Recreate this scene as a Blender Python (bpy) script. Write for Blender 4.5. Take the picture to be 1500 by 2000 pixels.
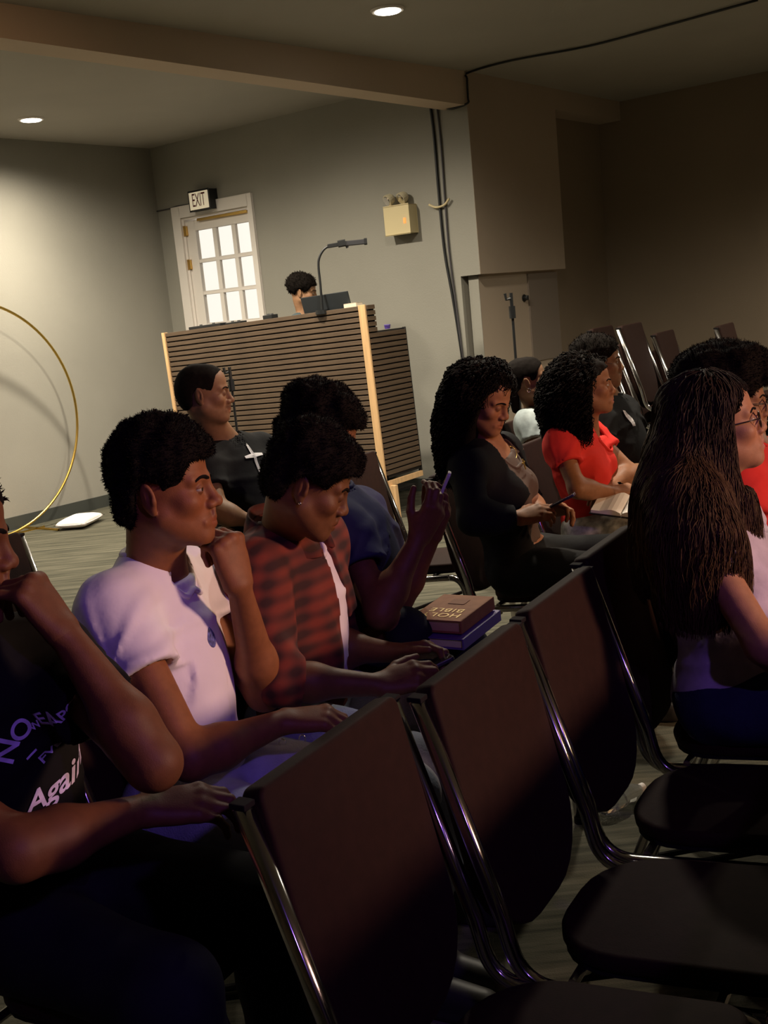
import bpy, bmesh, math, random
import numpy as np
from mathutils import Vector, Matrix
for _o in list(bpy.data.objects): bpy.data.objects.remove(_o)
SC = bpy.context.scene
COL = SC.collection
PI = math.pi
# ------------------------------------------------------------------ camera
FPX, PITCH, ROLL, EYE = 2160.0, math.radians(10.4), math.radians(5.6), 1.50
_F = np.array([0, math.cos(PITCH), -math.sin(PITCH)]); _R0 = np.array([1.0, 0, 0]); _U0 = np.array([0, math.sin(PITCH), math.cos(PITCH)])
_R = math.cos(ROLL)*_R0 - math.sin(ROLL)*_U0
_U = math.sin(ROLL)*_R0 + math.cos(ROLL)*_U0
def at(x, y, Y):
    """point of the room seen at pixel x, y and standing Y metres in front of the camera"""
    d = _F*FPX + (x-750)*_R - (y-1000)*_U
    return np.array([0, 0, EYE]) + d*(Y/d[1])
def atz(x, y, z):
    d = _F*FPX + (x-750)*_R - (y-1000)*_U
    return np.array([0, 0, EYE]) + d*((z-EYE)/d[2])
cam = bpy.data.cameras.new('camera'); camo = bpy.data.objects.new('camera', cam); COL.objects.link(camo)
cam.sensor_fit = 'VERTICAL'; cam.sensor_height = 36.0; cam.lens = FPX/2000*36.0
cam.clip_start = .05; cam.clip_end = 100
mw = Matrix.Identity(4)
for i in range(3):
    mw[i][0] = _R[i]; mw[i][1] = _U[i]; mw[i][2] = -_F[i]
mw[2][3] = EYE
camo.matrix_world = mw
SC.camera = camo
# ------------------------------------------------------------------ world: overcast daylight, only enters through the glazed door
wd = bpy.data.worlds.new('daylight'); SC.world = wd; wd.use_nodes = True
bg = wd.node_tree.nodes['Background']; bg.inputs['Color'].default_value = (1.0, .95, .84, 1); bg.inputs['Strength'].default_value = 1.13
# ------------------------------------------------------------------ exposure
SC.view_settings.view_transform = 'Standard'; SC.view_settings.look = 'None'
SC.view_settings.exposure = 0.0; SC.view_settings.gamma = 1.0; SC.view_settings.use_curve_mapping = False
# ------------------------------------------------------------------ room axes: s runs along the left wall, t towards the hall
AZ = math.radians(37.9)
UU = np.array([math.sin(AZ), math.cos(AZ), 0]); NN = np.array([math.cos(AZ), -math.sin(AZ), 0]); ZZ = np.array([0, 0, 1.0])
def W(s, t, z=0.0): return s*UU + t*NN + z*ZZ
# stage lamps (outside the frame, on the stage the audience looks at) and hall lamps
def spot(name, loc, target, energy, color, size, blend=.6, radius=.08):
    l = bpy.data.lights.new(name, 'SPOT'); l.energy = energy; l.color = color; l.spot_size = math.radians(size); l.spot_blend = blend; l.shadow_soft_size = radius
    o = bpy.data.objects.new(name, l); COL.objects.link(o); o.location = loc
    o.rotation_euler = (Vector(target)-Vector(loc)).to_track_quat('-Z', 'Y').to_euler(); return o
def area(name, loc, target, energy, color, sx, sy):
    l = bpy.data.lights.new(name, 'AREA'); l.energy = energy; l.color = color; l.shape = 'RECTANGLE'; l.size = sx; l.size_y = sy
    o = bpy.data.objects.new(name, l); COL.objects.link(o); o.location = loc
    o.rotation_euler = (Vector(target)-Vector(loc)).to_track_quat('-Z', 'Y').to_euler(); return o
spot('stage_warm_lamp', (5.2, .6, 2.25), (.4, 3.15, 1.05), 680, (1, .60, .34), 45, .6, .30)
spot('stage_violet_lamp', (1.5, -1.3, 3.0), (.0, 2.35, .8), 105, (.36, .16, 1.0), 50, .7, .06)
spot('stage_pink_lamp', (5.2, .2, 2.25), (-.2, 2.4, 1.0), 430, (1.0, .57, .62), 34, .8, .30)
DOWN = [(5.40, -3.83, 340, 160), (5.437, -7.20, 165, 108), (3.2, -7.20, 70, 104), (1.0, -6.6, 150, 130), (7.6, -.6, 430, 150), (4.7, -2.5, 24, 150), (5.42, -5.45, 90, 176)]

# ------------------------------------------------------------------ helpers: materials
MATS = {}
def mat(name, col, rough=.6, metal=0.0, noise=0.0, nscale=20.0, bump=0.0, bscale=60.0, emit=None, estr=0.0, spec=.5, attr=None, sheen=0.0, stretch=None):
    if name in MATS: return MATS[name]
    m = bpy.data.materials.new(name); m.use_nodes = True; MATS[name] = m
    nt = m.node_tree; b = nt.nodes['Principled BSDF']
    b.inputs['Base Color'].default_value = (*col, 1); b.inputs['Roughness'].default_value = rough; b.inputs['Metallic'].default_value = metal
    b.inputs['Specular IOR Level'].default_value = spec
    if sheen: b.inputs['Sheen Weight'].default_value = sheen
    if emit: b.inputs['Emission Color'].default_value = (*emit, 1); b.inputs['Emission Strength'].default_value = estr
    tc = nt.nodes.new('ShaderNodeTexCoord'); src = tc.outputs['Object']
    if stretch:
        mp = nt.nodes.new('ShaderNodeMapping'); mp.inputs['Scale'].default_value = stretch; nt.links.new(src, mp.inputs['Vector']); src = mp.outputs['Vector']
    base = None
    if attr:
        at_ = nt.nodes.new('ShaderNodeAttribute'); at_.attribute_name = attr; base = at_.outputs['Color']; nt.links.new(base, b.inputs['Base Color'])
    if noise:
        n = nt.nodes.new('ShaderNodeTexNoise'); n.inputs['Scale'].default_value = nscale; n.inputs['Detail'].default_value = 4; nt.links.new(src, n.inputs['Vector'])
        r = nt.nodes.new('ShaderNodeMapRange'); r.inputs['From Min'].default_value = .3; r.inputs['From Max'].default_value = .7; r.inputs['To Min'].default_value = 1-noise; r.inputs['To Max'].default_value = 1+noise
        nt.links.new(n.outputs['Fac'], r.inputs['Value'])
        mx = nt.nodes.new('ShaderNodeMix'); mx.data_type = 'RGBA'; mx.blend_type = 'MULTIPLY'; mx.inputs[0].default_value = 1
        if base: nt.links.new(base, mx.inputs[6])
        else: mx.inputs[6].default_value = (*col, 1)
        nt.links.new(r.outputs['Result'], mx.inputs[7]); nt.links.new(mx.outputs[2], b.inputs['Base Color'])
    if bump:
        n2 = nt.nodes.new('ShaderNodeTexNoise'); n2.inputs['Scale'].default_value = bscale; n2.inputs['Detail'].default_value = 3; nt.links.new(src, n2.inputs['Vector'])
        bp = nt.nodes.new('ShaderNodeBump'); bp.inputs['Strength'].default_value = bump; bp.inputs['Distance'].default_value = .01
        nt.links.new(n2.outputs['Fac'], bp.inputs['Height']); nt.links.new(bp.outputs['Normal'], b.inputs['Normal'])
    return m
# ------------------------------------------------------------------ helpers: objects
def link(name, me, m=None, parent=None, smooth=False):
    if m is not None:
        for q in (m if isinstance(m, (list, tuple)) else [m]): me.materials.append(q)
    if smooth: me.polygons.foreach_set('use_smooth', [True]*len(me.polygons))
    o = bpy.data.objects.new(name, me); COL.objects.link(o)
    if parent is not None: o.parent = parent
    return o
def obj(name, bm, m=None, parent=None, smooth=False):
    me = bpy.data.meshes.new(name); bmesh.ops.recalc_face_normals(bm, faces=bm.faces[:]); bm.to_mesh(me); bm.free()
    return link(name, me, m, parent, smooth)
def thing(name, label, cat, loc=(0, 0, 0), rotz=0.0, group=None):
    o = bpy.data.objects.new(name, None); o.empty_display_size = .1; COL.objects.link(o)
    o.location = loc; o.rotation_euler = (0, 0, rotz); return tag(o, label, cat, group)
def tag(o, label, cat, group=None):
    o['label'] = label; o['category'] = cat
    if group: o['group'] = group
    return o
def struct(o): o['kind'] = 'structure'; return o
def dup(root, label, group=None):
    r = root.copy(); COL.objects.link(r); r['label'] = label
    if group: r['group'] = group
    for ch in list(root.children):
        c = ch.copy(); COL.objects.link(c); c.parent = r
        for g in list(ch.children):
            d = g.copy(); COL.objects.link(d); d.parent = c
    return r
def b_box(bm, c, d, M=None, bev=0.0):
    r = bmesh.ops.create_cube(bm, size=1.0); vs = r['verts']
    for v in vs:
        p = Vector((c[0]+v.co.x*d[0], c[1]+v.co.y*d[1], c[2]+v.co.z*d[2])); v.co = (M @ p) if M is not None else p
    if bev:
        es = list({e for v in vs for e in v.link_edges}); bmesh.ops.bevel(bm, geom=es, offset=bev, segments=2, affect='EDGES', profile=.6)
MROOM = Matrix(((UU[0], NN[0], 0, 0), (UU[1], NN[1], 0, 0), (0, 0, 1, 0), (0, 0, 0, 1)))
def b_room(bm, s0, s1, t0, t1, z0, z1, bev=0.0):
    b_box(bm, ((s0+s1)/2, (t0+t1)/2, (z0+z1)/2), (s1-s0, t1-t0, z1-z0), MROOM, bev)
def room(name, s0, s1, t0, t1, z0, z1, m, parent=None, bev=0.0):
    bm = bmesh.new(); b_room(bm, s0, s1, t0, t1, z0, z1, bev); return obj(name, bm, m, parent)
def catmull(pts, n=6):
    P = [np.array(p, float) for p in pts]; P = [2*P[0]-P[1]]+P+[2*P[-1]-P[-2]]; out = []
    for i in range(1, len(P)-2):
        for k in range(n):
            t = k/n; a, b, c, d = P[i-1:i+3]
            out.append(.5*((2*b)+(c-a)*t+(2*a-5*b+4*c-d)*t*t+(3*b-3*c+d-a)*t**3))
    out.append(P[-2]); return out
def b_tube(bm, pts, r, seg=10, sq=False, caps=True):
    P = [Vector(p) for p in pts]; n = len(P); rs = r if isinstance(r, (list, tuple)) else [r]*n
    rings = []; prev = None
    for i in range(n):
        t = (P[min(i+1, n-1)]-P[max(i-1, 0)]).normalized()
        if prev is None:
            a = Vector((0, 0, 1)) if abs(t.z) < .9 else Vector((0, 1, 0)); x = t.cross(a).normalized()
        else: x = (prev - t*prev.dot(t)).normalized()
        prev = x; y = t.cross(x)
        if sq:
            k = rs[i]; b = k*.72
            offs = [(k, -b), (k, b), (b, k), (-b, k), (-k, b), (-k, -b), (-b, -k), (b, -k)]
        else: offs = [(rs[i]*math.cos(2*PI*j/seg), rs[i]*math.sin(2*PI*j/seg)) for j in range(seg)]
        rings.append([bm.verts.new(P[i]+x*u+y*v) for u, v in offs])
    m = len(rings[0])
    for i in range(n-1):
        for j in range(m): bm.faces.new((rings[i][j], rings[i][(j+1) % m], rings[i+1][(j+1) % m], rings[i+1][j]))
    if caps: bm.faces.new(rings[0][::-1]); bm.faces.new(rings[-1])
def b_cyl(bm, c, r, h, axis=(0, 0, 1), seg=20, r2=None):
    a = Vector(axis).normalized(); b_tube(bm, [Vector(c)-a*h/2, Vector(c)+a*h/2], [r, r if r2 is None else r2], seg)
def b_prism(bm, outline, z0, z1, M=None, bev=0.0):
    vs = [bm.verts.new((x, y, z0)) for x, y in outline]; f = bm.faces.new(vs)
    r = bmesh.ops.extrude_face_region(bm, geom=[f]); nv = [g for g in r['geom'] if isinstance(g, bmesh.types.BMVert)]
    for v in nv: v.co.z = z1
    allv = vs+nv
    if bev:
        es = [e for e in {e for v in allv for e in v.link_edges} if abs(e.verts[0].co.z-e.verts[1].co.z) < 1e-6]
        res = bmesh.ops.bevel(bm, geom=es, offset=bev, segments=3, affect='EDGES', profile=.5); allv = list({v for v in res['verts']} | {v for v in allv if v.is_valid})
    if M is not None:
        for v in allv:
            if v.is_valid: v.co = M @ v.co
def rounded(w0, w1, h0, h1, radii, n=6):
    """rounded rectangle outline, radii for corners (w0,h0),(w1,h0),(w1,h1),(w0,h1)"""
    out = []
    for (cx, cy, sx, sy, a0), r in zip(((w0, h0, 1, 1, PI), (w1, h0, -1, 1, 1.5*PI), (w1, h1, -1, -1, 0), (w0, h1, 1, -1, .5*PI)), radii):
        for k in range(n+1):
            a = a0+k/n*PI/2; out.append((cx+sx*r+r*math.cos(a), cy+sy*r+r*math.sin(a)))
    return out
def text_mesh(s, size, align='CENTER', font_extrude=.0, shear=0.0, spacing=1.0, bold=0.0):
    cu = bpy.data.curves.new('lettering', 'FONT'); cu.body = s; cu.size = size; cu.align_x = align; cu.align_y = 'CENTER'; cu.extrude = font_extrude; cu.shear = shear; cu.space_character = spacing; cu.offset = bold*size
    o = bpy.data.objects.new('lettering', cu); COL.objects.link(o)
    dg = bpy.context.evaluated_depsgraph_get(); me = bpy.data.meshes.new_from_object(o.evaluated_get(dg)); bpy.data.objects.remove(o); return me
# ================================================================== the setting
def wall_mat(name, col, n=.05):
    return mat(name, col, .75, noise=n, nscale=1.3, bump=.12, bscale=90, spec=.3)
M_wall = wall_mat('grey_green_paint', (.30, .288, .248)); M_brown = wall_mat('taupe_paint', (.46, .37, .285)); M_ceil = wall_mat('ceiling_paint', (.40, .375, .325))
M_dark = wall_mat('dark_brown_paint', (.30, .235, .17)); M_white = mat('white_door_paint', (.80, .75, .70), .45, bump=.05); M_base = mat('dark_vinyl_base', (.05, .055, .05), .4)
M_brass = mat('brass', (.75, .50, .16), .28, 1.0); M_black = mat('black_plastic', (.012, .013, .014), .45); M_gold = mat('gold_metal', (.62, .42, .10), .3, 1.0)
# carpet: long streaks along the door wall
m = bpy.data.materials.new('streaked_carpet'); m.use_nodes = True; nt = m.node_tree; b = nt.nodes['Principled BSDF']; b.inputs['Roughness'].default_value = .9; b.inputs['Specular IOR Level'].default_value = .15
tc = nt.nodes.new('ShaderNodeTexCoord'); mp = nt.nodes.new('ShaderNodeMapping'); mp.inputs['Rotation'].default_value = (0, 0, AZ+math.radians(10)); mp.inputs['Scale'].default_value = (1.2, 17, 1)
nt.links.new(tc.outputs['Object'], mp.inputs['Vector'])
n1 = nt.nodes.new('ShaderNodeTexNoise'); n1.inputs['Scale'].default_value = 1.6; n1.inputs['Detail'].default_value = 6; n1.inputs['Roughness'].default_value = .65; nt.links.new(mp.outputs['Vector'], n1.inputs['Vector'])
cr = nt.nodes.new('ShaderNodeValToRGB'); e = cr.color_ramp.elements; e[0].position = .30; e[0].color = (.030, .031, .023, 1); e[1].position = .72; e[1].color = (.145, .134, .098, 1); k = e.new(.5); k.color = (.078, .074, .053, 1)
nt.links.new(n1.outputs['Fac'], cr.inputs['Fac']); nt.links.new(cr.outputs['Color'], b.inputs['Base Color'])
n2 = nt.nodes.new('ShaderNodeTexNoise'); n2.inputs['Scale'].default_value = 220; nt.links.new(tc.outputs['Object'], n2.inputs['Vector']); bp = nt.nodes.new('ShaderNodeBump'); bp.inputs['Strength'].default_value = .4; bp.inputs['Distance'].default_value = .006
nt.links.new(n2.outputs['Fac'], bp.inputs['Height']); nt.links.new(bp.outputs['Normal'], b.inputs['Normal']); M_carpet = m

S1, TL, TB, SE, CEIL, TR, SB = 7.27, -7.96, -4.52, 9.89, 3.14, 4.0, -5.0
struct(room('floor', SB, SE+.2, TL-.2, TR+.2, -.1, 0, M_carpet))
struct(room('ceiling', SB-.2, SE+.2, TL-.2, TR+.2, CEIL, CEIL+.1, M_ceil))
struct(room('wall_left', SB-.2, S1+.2, TL-.2, TL, 0, CEIL, M_wall))
struct(room('wall_behind', SB-.2, SB, TL, TR, 0, CEIL, M_dark))
struct(room('wall_near', SB, SE, TR, TR+.2, 0, CEIL, M_dark))
struct(room('wall_right', SE, SE+.2, TB-.4, TR, 0, CEIL, M_dark))
D0, D1, DH = -7.657, -6.805, 2.48                      # door opening
bm = bmesh.new()
b_room(bm, S1, S1+.15, TL, D0, 0, CEIL); b_room(bm, S1, S1+.15, D1, -4.698, 0, CEIL); b_room(bm, S1, S1+.15, D0, D1, DH, CEIL)
struct(obj('wall_back', bm, M_wall))
# chase at the end of the beam, smaller post under it, bulkhead and recessed wall beyond
struct(room('wall_back_corner', S1, S1+.12, -4.698, TB-.002, 1.68, CEIL, M_wall))
bm = bmesh.new(); b_room(bm, S1+.001, 8.635, TB-.3, TB, 1.68, CEIL); b_room(bm, 8.635, SE, TB-.3, TB, 2.975, CEIL)
struct(obj('trim_1', bm, M_brown))
struct(room('wall_post', S1+.05, 8.56, -4.66, TB-.05, 0, 1.68, M_brown))
struct(room('wall_post_side', S1+.045, S1+.05, -4.66, TB-.05, 0, 1.68, M_wall))
struct(room('wall_recess', 8.5, SE, TB-.45, TB-.22, 0, CEIL, M_dark))
struct(room('wall_niche', S1+.15, S1+.2, -4.75, TB-.1, 0, 1.75, M_wall))
struct(room('trim_2', 8.05, 8.54, TB-.05, TB-.035, .95, 1.66, mat('panel_paint', (.235, .19, .155), .6)))
# ceiling beam
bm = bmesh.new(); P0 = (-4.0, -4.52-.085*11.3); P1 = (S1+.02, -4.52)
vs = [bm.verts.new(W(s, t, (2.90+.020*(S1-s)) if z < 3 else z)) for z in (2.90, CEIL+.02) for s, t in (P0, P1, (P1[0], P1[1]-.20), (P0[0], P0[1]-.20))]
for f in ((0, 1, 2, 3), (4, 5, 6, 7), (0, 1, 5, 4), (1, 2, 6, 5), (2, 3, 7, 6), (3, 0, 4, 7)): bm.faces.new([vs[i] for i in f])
struct(obj('trim_3', bm, wall_mat('taupe_paint_lit', (.60, .475, .36))))  # column taupe, lightened: the stronger light on the beam is put into its colour
struct(room('baseboard_left', SB, S1, TL, TL+.012, 0, .105, M_base))
bm = bmesh.new(); b_room(bm, S1-.012, S1, TL+.012, D0-.11, 0, .105); b_room(bm, S1-.012, S1, D1+.06, -4.70, 0, .105); struct(obj('baseboard_back', bm, M_base))
# pale panel edge on the right wall
struct(room('trim_4', SE-.06, SE, -2.98, -2.2, 2.05, 3.0, M_brown))
struct(room('trim_5', SE-.075, SE-.002, -3.06, -2.98, 2.05, 3.02, M_dark))

# ------------------------------------------------------------------ glazed exit door
door = thing('door_1', '', 'door', tuple(W(S1, (D0+D1)/2))); del door['label']; del door['category']; struct(door)
def dpart(name, t0, t1, z0, z1, d0, d1, m, bev=.003, parent=None):
    bm = bmesh.new(); b_room(bm, S1+d0, S1+d1, t0, t1, z0, z1, bev); bm.transform(Matrix.Translation(-door.location)); return obj(name, bm, m, parent or door)
dpart('casing', D0-.10, D0, 0, DH+.10, -.025, 0, M_white); dpart('casing', D1, D1+.05, 0, DH+.10, -.025, 0, M_white); dpart('casing', D0, D1, DH, DH+.10, -.025, 0, M_white)
dpart('jamb', D0, D0+.02, 0, DH, 0, .15, M_white); dpart('jamb', D1-.02, D1, 0, DH, 0, .15, M_white); dpart('jamb', D0+.02, D1-.02, DH-.02, DH, 0, .15, M_white)
G0, G1 = -7.523, -6.93; ztop, cols = 2.355, [(G0, -7.306), (-7.266, -7.067), (-7.029, -6.835)]
rows = [(ztop-.288*k-.26, ztop-.288*k) for k in range(6)]
dpart('stile', D0+.022, G0, .01, DH-.04, .02, .06, M_white); dpart('stile', -6.840, D1-.022, .01, DH-.04, .02, .06, M_white)
cols[2] = (-7.029, -6.840)
dpart('rail', G0, -6.840, ztop, DH-.04, .02, .06, M_white); dpart('rail', G0, -6.840, .01, rows[-1][0], .02, .06, M_white)
for k in range(5): dpart('muntin', G0, -6.840, rows[k+1][1], rows[k][0], .025, .055, M_white)
for a, b_ in ((0, 1), (1, 2)): dpart('muntin', cols[a][1], cols[b_][0], rows[-1][0], ztop, .024, .056, M_white)
mg = bpy.data.materials.new('clear_pane'); mg.use_nodes = True; nt = mg.node_tree; nt.nodes.remove(nt.nodes['Principled BSDF'])
tr = nt.nodes.new('ShaderNodeBsdfTransparent'); gl = nt.nodes.new('ShaderNodeBsdfGlossy'); gl.inputs['Roughness'].default_value = .05; mx = nt.nodes.new('ShaderNodeMixShader'); mx.inputs[0].default_value = .06
nt.links.new(tr.outputs[0], mx.inputs[1]); nt.links.new(gl.outputs[0], mx.inputs[2]); nt.links.new(mx.outputs[0], nt.nodes['Material Output'].inputs[0])
for (c0, c1) in cols:
    for (r0, r1) in rows: dpart('pane', c0, c1, r0, r1, .038, .042, mg, 0)
for z in (2.36, 2.06, 1.1, .3):
    h = dpart('hinge', D0+.012, D0+.036, z-.040, z+.042, -.006, .02, M_brass, .005)
dpart('closer_bar', -7.45, D1-.03, DH-.048, DH-.032, -.012, .02, M_brass, .004)

# ------------------------------------------------------------------ exit sign over the door
ex = thing('exit_sign', 'lit cream EXIT sign with dark red letters over the glazed door', 'sign', tuple(W(S1-.05, -7.30, 2.59)))
MX = Matrix.Translation(-Vector(W(S1-.05, -7.30, 2.59)))
bm = bmesh.new(); b_room(bm, S1-.10, S1, -7.43, -7.175, 2.505, 2.675, .006); bm.transform(MX); obj('housing', bm, M_black, ex)
bm = bmesh.new(); b_room(bm, S1-.106, S1-.099, -7.418, -7.187, 2.517, 2.663, .002); bm.transform(MX); obj('face', bm, mat('sign_face', (.75, .68, .5), .5, emit=(1, .85, .6), estr=.30), ex)
me = text_mesh('EXIT', .155, spacing=.95)
Ma = Matrix.Translation(Vector(W(S1-.108, -7.3025, 2.590))-Vector(W(S1-.05, -7.30, 2.59))) @ Matrix(((NN[0], 0, -UU[0], 0), (NN[1], 0, -UU[1], 0), (0, 1, 0, 0), (0, 0, 0, 1))) @ Matrix.Diagonal((.55, 1.05, 1, 1))
me.transform(Ma); link('lettering', me, mat('exit_red', (.10, .012, .01), .5), ex)
# ------------------------------------------------------------------ emergency light
el = thing('emergency_light', 'beige emergency light box with two lamp heads on the grey wall', 'lamp', tuple(W(S1, -5.15, 2.16)))
MX = Matrix.Translation(-Vector(W(S1, -5.15, 2.16))); M_beige = mat('beige_enamel', (.62, .52, .30), .45)
bm = bmesh.new(); b_room(bm, S1-.11, S1, -5.285, -5.055, 2.05, 2.265, .006); bm.transform(MX); obj('housing', bm, M_beige, el)
for t in (-5.255, -5.125):
    bm = bmesh.new(); b_tube(bm, [W(S1-.06, t, 2.262), W(S1-.06, t, 2.30)], .014, 10); bm.transform(MX); hd = obj('lamp_neck', bm, M_beige, el)
    bm = bmesh.new(); a = Vector(W(-.8, -.35, -.45)).normalized(); c = Vector(W(S1-.06, t, 2.325))
    b_tube(bm, [c-a*.035, c-a*.02, c+a*.01, c+a*.03], [.022, .038, .046, .047], 18); bm.transform(MX); obj('lamp_head', bm, mat('smoky_plastic', (.50, .44, .30), .35), hd)
    bm = bmesh.new(); b_tube(bm, [c+a*.028, c+a*.036], [.041, .036], 18); bm.transform(MX); obj('lens', bm, mat('lens_chrome', (.9, .88, .85), .12, 1.0), hd)
bm = bmesh.new(); b_room(bm, S1-.114, S1-.11, -5.105, -5.085, 2.125, 2.165); bm.transform(MX); obj('status_light', bm, mat('amber_glow', (.8, .2, .05), .4, emit=(1, .22, .05), estr=1.4), el)
# ------------------------------------------------------------------ cables
def wpx(x, y, off=.012):   # point on the door wall
    d = _F*FPX + (x-750)*_R - (y-1000)*_U; o = np.array([0, 0, EYE]); return o + d*(((S1-off)-o@UU)/(d@UU))
bm = bmesh.new(); b_tube(bm, catmull([wpx(*p) for p in ((840, 203), (848, 270), (857, 380), (868, 490), (884, 580), (897, 660), (905, 720), (912, 800), (925, 960))]), .011, 7)
tag(obj('wall_cable', bm, M_black, None, True), 'thick black cable hanging down the grey wall from the beam', 'cable')
bm = bmesh.new(); b_tube(bm, catmull([wpx(*p) for p in ((853, 205), (861, 280), (869, 390), (877, 490), (890, 590), (899, 660), (906, 720), (914, 800), (928, 960))]), .008, 7)
tag(obj('wall_cable', bm, mat('grey_cable', (.06, .055, .06), .5), None, True), 'thinner dark cable just right of the thick black wall cable', 'cable')
bm = bmesh.new(); pts = [W(S1-.02, -4.50, 2.91), wpx(892, 210, .03), wpx(876, 212, .03), wpx(858, 204, .03)]
pts = [atz(1480, 0, 3.128), atz(1300, 50, 3.128), atz(1150, 90, 3.128), atz(1000, 118, 3.128), W(S1+.02, -4.50, 3.125), W(S1-.005, -4.50, 3.08), W(S1-.005, -4.505, 2.95)] + pts
b_tube(bm, catmull(pts, 5), .008, 6); tag(obj('ceiling_cable', bm, M_black, None, True), 'thin black cable running across the dark ceiling to the beam', 'cable')
bm = bmesh.new(); b_tube(bm, catmull([wpx(*p, .03) for p in ((838, 400), (852, 405), (868, 400), (877, 388))]), .009, 7); tag(obj('power_cord', bm, M_beige, None, True), 'short beige cord sticking out beside the emergency light', 'cord')
bm = bmesh.new(); b_tube(bm, [wpx(*p) for p in ((296, 424), (299, 414), (330, 408), (345, 403), (384, 397))], .006, 6); tag(obj('sign_conduit', bm, mat('grey_cable', (0, 0, 0)), None, True), 'thin dark conduit along the wall left of the exit sign', 'conduit')

# ------------------------------------------------------------------ recessed downlights
for i, (s, t, en, cone_) in enumerate(DOWN):
    c = W(s, t, CEIL)
    l = bpy.data.lights.new('downlight_bulb', 'SPOT'); l.energy = en; l.color = (1, .89, .71); l.spot_size = math.radians(cone_); l.spot_blend = 1.0 if cone_ < 170 else .5; l.shadow_soft_size = .07
    lo = bpy.data.objects.new('downlight_bulb', l); COL.objects.link(lo); lo.location = (0, 0, -.035)
    if i == 0:
        d = thing('downlight', 'round recessed ceiling light near the top middle, in front of the beam', 'ceiling light', tuple(c), 0, 'recessed downlights')
        bm = bmesh.new(); b_tube(bm, [(0, 0, -.001), (0, 0, -.012)], [.098, .09], 28); obj('trim_ring', bm, M_white, d)
        bm = bmesh.new(); b_tube(bm, [(0, 0, -.010), (0, 0, -.016), (0, 0, -.02)], [.078, .07, .04], 28); obj('lens', bm, mat('downlight_glow', (1, 1, 1), .4, emit=(1, .93, .80), estr=14.0), d); D0L = d
    else:
        d = dup(D0L, ['', 'round recessed ceiling light at far left, behind the beam', 'recessed ceiling light in the alcove beyond the left edge', 'recessed alcove light farthest towards the near end', 'recessed hall light beyond the right edge, by the end wall', 'recessed hall light above the curly-haired woman, out of view', 'recessed alcove light hidden behind the beam, between the other two'][i]); d.location = tuple(c)
    lo.parent = d
# ------------------------------------------------------------------ gold hoop, pillow
hp = thing('hoop_stand', 'large thin gold hoop standing by the left wall', 'hoop', tuple(W(4.94, -7.74)))
R2 = Matrix.Translation(-hp.location)
bm = bmesh.new(); ring = [W(4.94+.93*math.cos(a), -7.74, .935+.93*math.sin(a)) for a in np.linspace(0, 2*PI, 97)[:-1]]
b_tube(bm, ring+[ring[0]], .011, 8, caps=False); bmesh.ops.remove_doubles(bm, verts=bm.verts[:], dist=1e-5); bm.transform(R2); obj('ring', bm, M_gold, hp, True)
bm = bmesh.new(); b_room(bm, 4.5, 5.38, -7.75, -7.73, 0, .012, .002); bm.transform(R2); obj('base_bar', bm, M_gold, hp)
for s_ in (5.30, 4.55):
    bm = bmesh.new(); b_room(bm, s_, s_+.02, -7.945, -7.45, 0, .012, .002); bm.transform(R2); obj('base_bar', bm, M_gold, hp)
# ================================================================== sound desk
pA, pB = np.array([-1.602, 9.043]), np.array([.060, 7.877]); dX = (pB-pA)/np.linalg.norm(pB-pA); LEN = float(np.linalg.norm(pB-pA))
desk = thing('sound_desk', 'tall sound desk clad in brown horizontal slats with pine corner posts', 'desk', (pB[0], pB[1], 0))
TILT = math.radians(-1.8)
desk.rotation_mode = 'XYZ'; desk.rotation_euler = (0, TILT, math.atan2(dX[1], dX[0]))
MD = Matrix.Translation((pB[0], pB[1], 0)) @ Matrix.Rotation(math.atan2(dX[1], dX[0]), 4, 'Z') @ Matrix.Rotation(TILT, 4, 'Y')
M_slat = mat('slat_wood', (.095, .062, .038), .55, noise=.25, nscale=9, stretch=(.6, .6, 14)); M_pine = mat('pine_wood', (.66, .42, .21), .5, noise=.12, nscale=6, stretch=(8, 8, .6)); M_felt = mat('black_felt', (.012, .01, .009), .9)
HT, HS, DEP = 1.535, 1.352, .46
def dk(name, x0, x1, y0, y1, z0, z1, m, bev=.002):
    bm = bmesh.new(); b_box(bm, ((x0+x1)/2, (y0+y1)/2, (z0+z1)/2), (x1-x0, y1-y0, z1-z0), None, bev); return obj(name, bm, m, desk)
dk('backing', -LEN+.03, -.07, .014, .03, .16, HT-.005, M_felt); dk('backing', -.03, -.014, .03, DEP, .29, HS-.004, M_felt); dk('backing', -.03, -.014, .03, .10, HS-.004, HT-.004, M_felt)
PITCHS = .0396; s0 = None
n = int((HT-.16)/PITCHS)
for k in range(n):
    z1 = HT-.002-k*PITCHS
    if s0 is None:
        s0 = dk('slat', -LEN+.03, -.07, 0, .014, -.0148, .0148, M_slat, .002); o = s0
    else: o = s0.copy(); COL.objects.link(o)
    o.location = (0, 0, z1-.0148)
s1 = s2 = None
for k in range(int((HT-.29)/PITCHS)):
    z1 = HT-.002-k*PITCHS
    if z1 > HS+.01:
        if s2 is None: s2 = dk('slat', -.014, 0, .004, .098, -.0148, .0148, M_slat, .002); o = s2
        else: o = s2.copy(); COL.objects.link(o)
    else:
        if s1 is None: s1 = dk('slat', -.014, 0, .004, DEP, -.0148, .0148, M_slat, .002); o = s1
        else: o = s1.copy(); COL.objects.link(o)
    o.location = (0, 0, z1-.0148)
dk('post', -.07, -.012, -.012, .004, .0, HT+.004, M_pine); dk('post', -LEN, -LEN+.03, -.012, .03, .14, HT+.004, M_pine)
dk('bottom_rail', -.014, .006, .004, DEP, .235, .275, M_pine)
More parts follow.
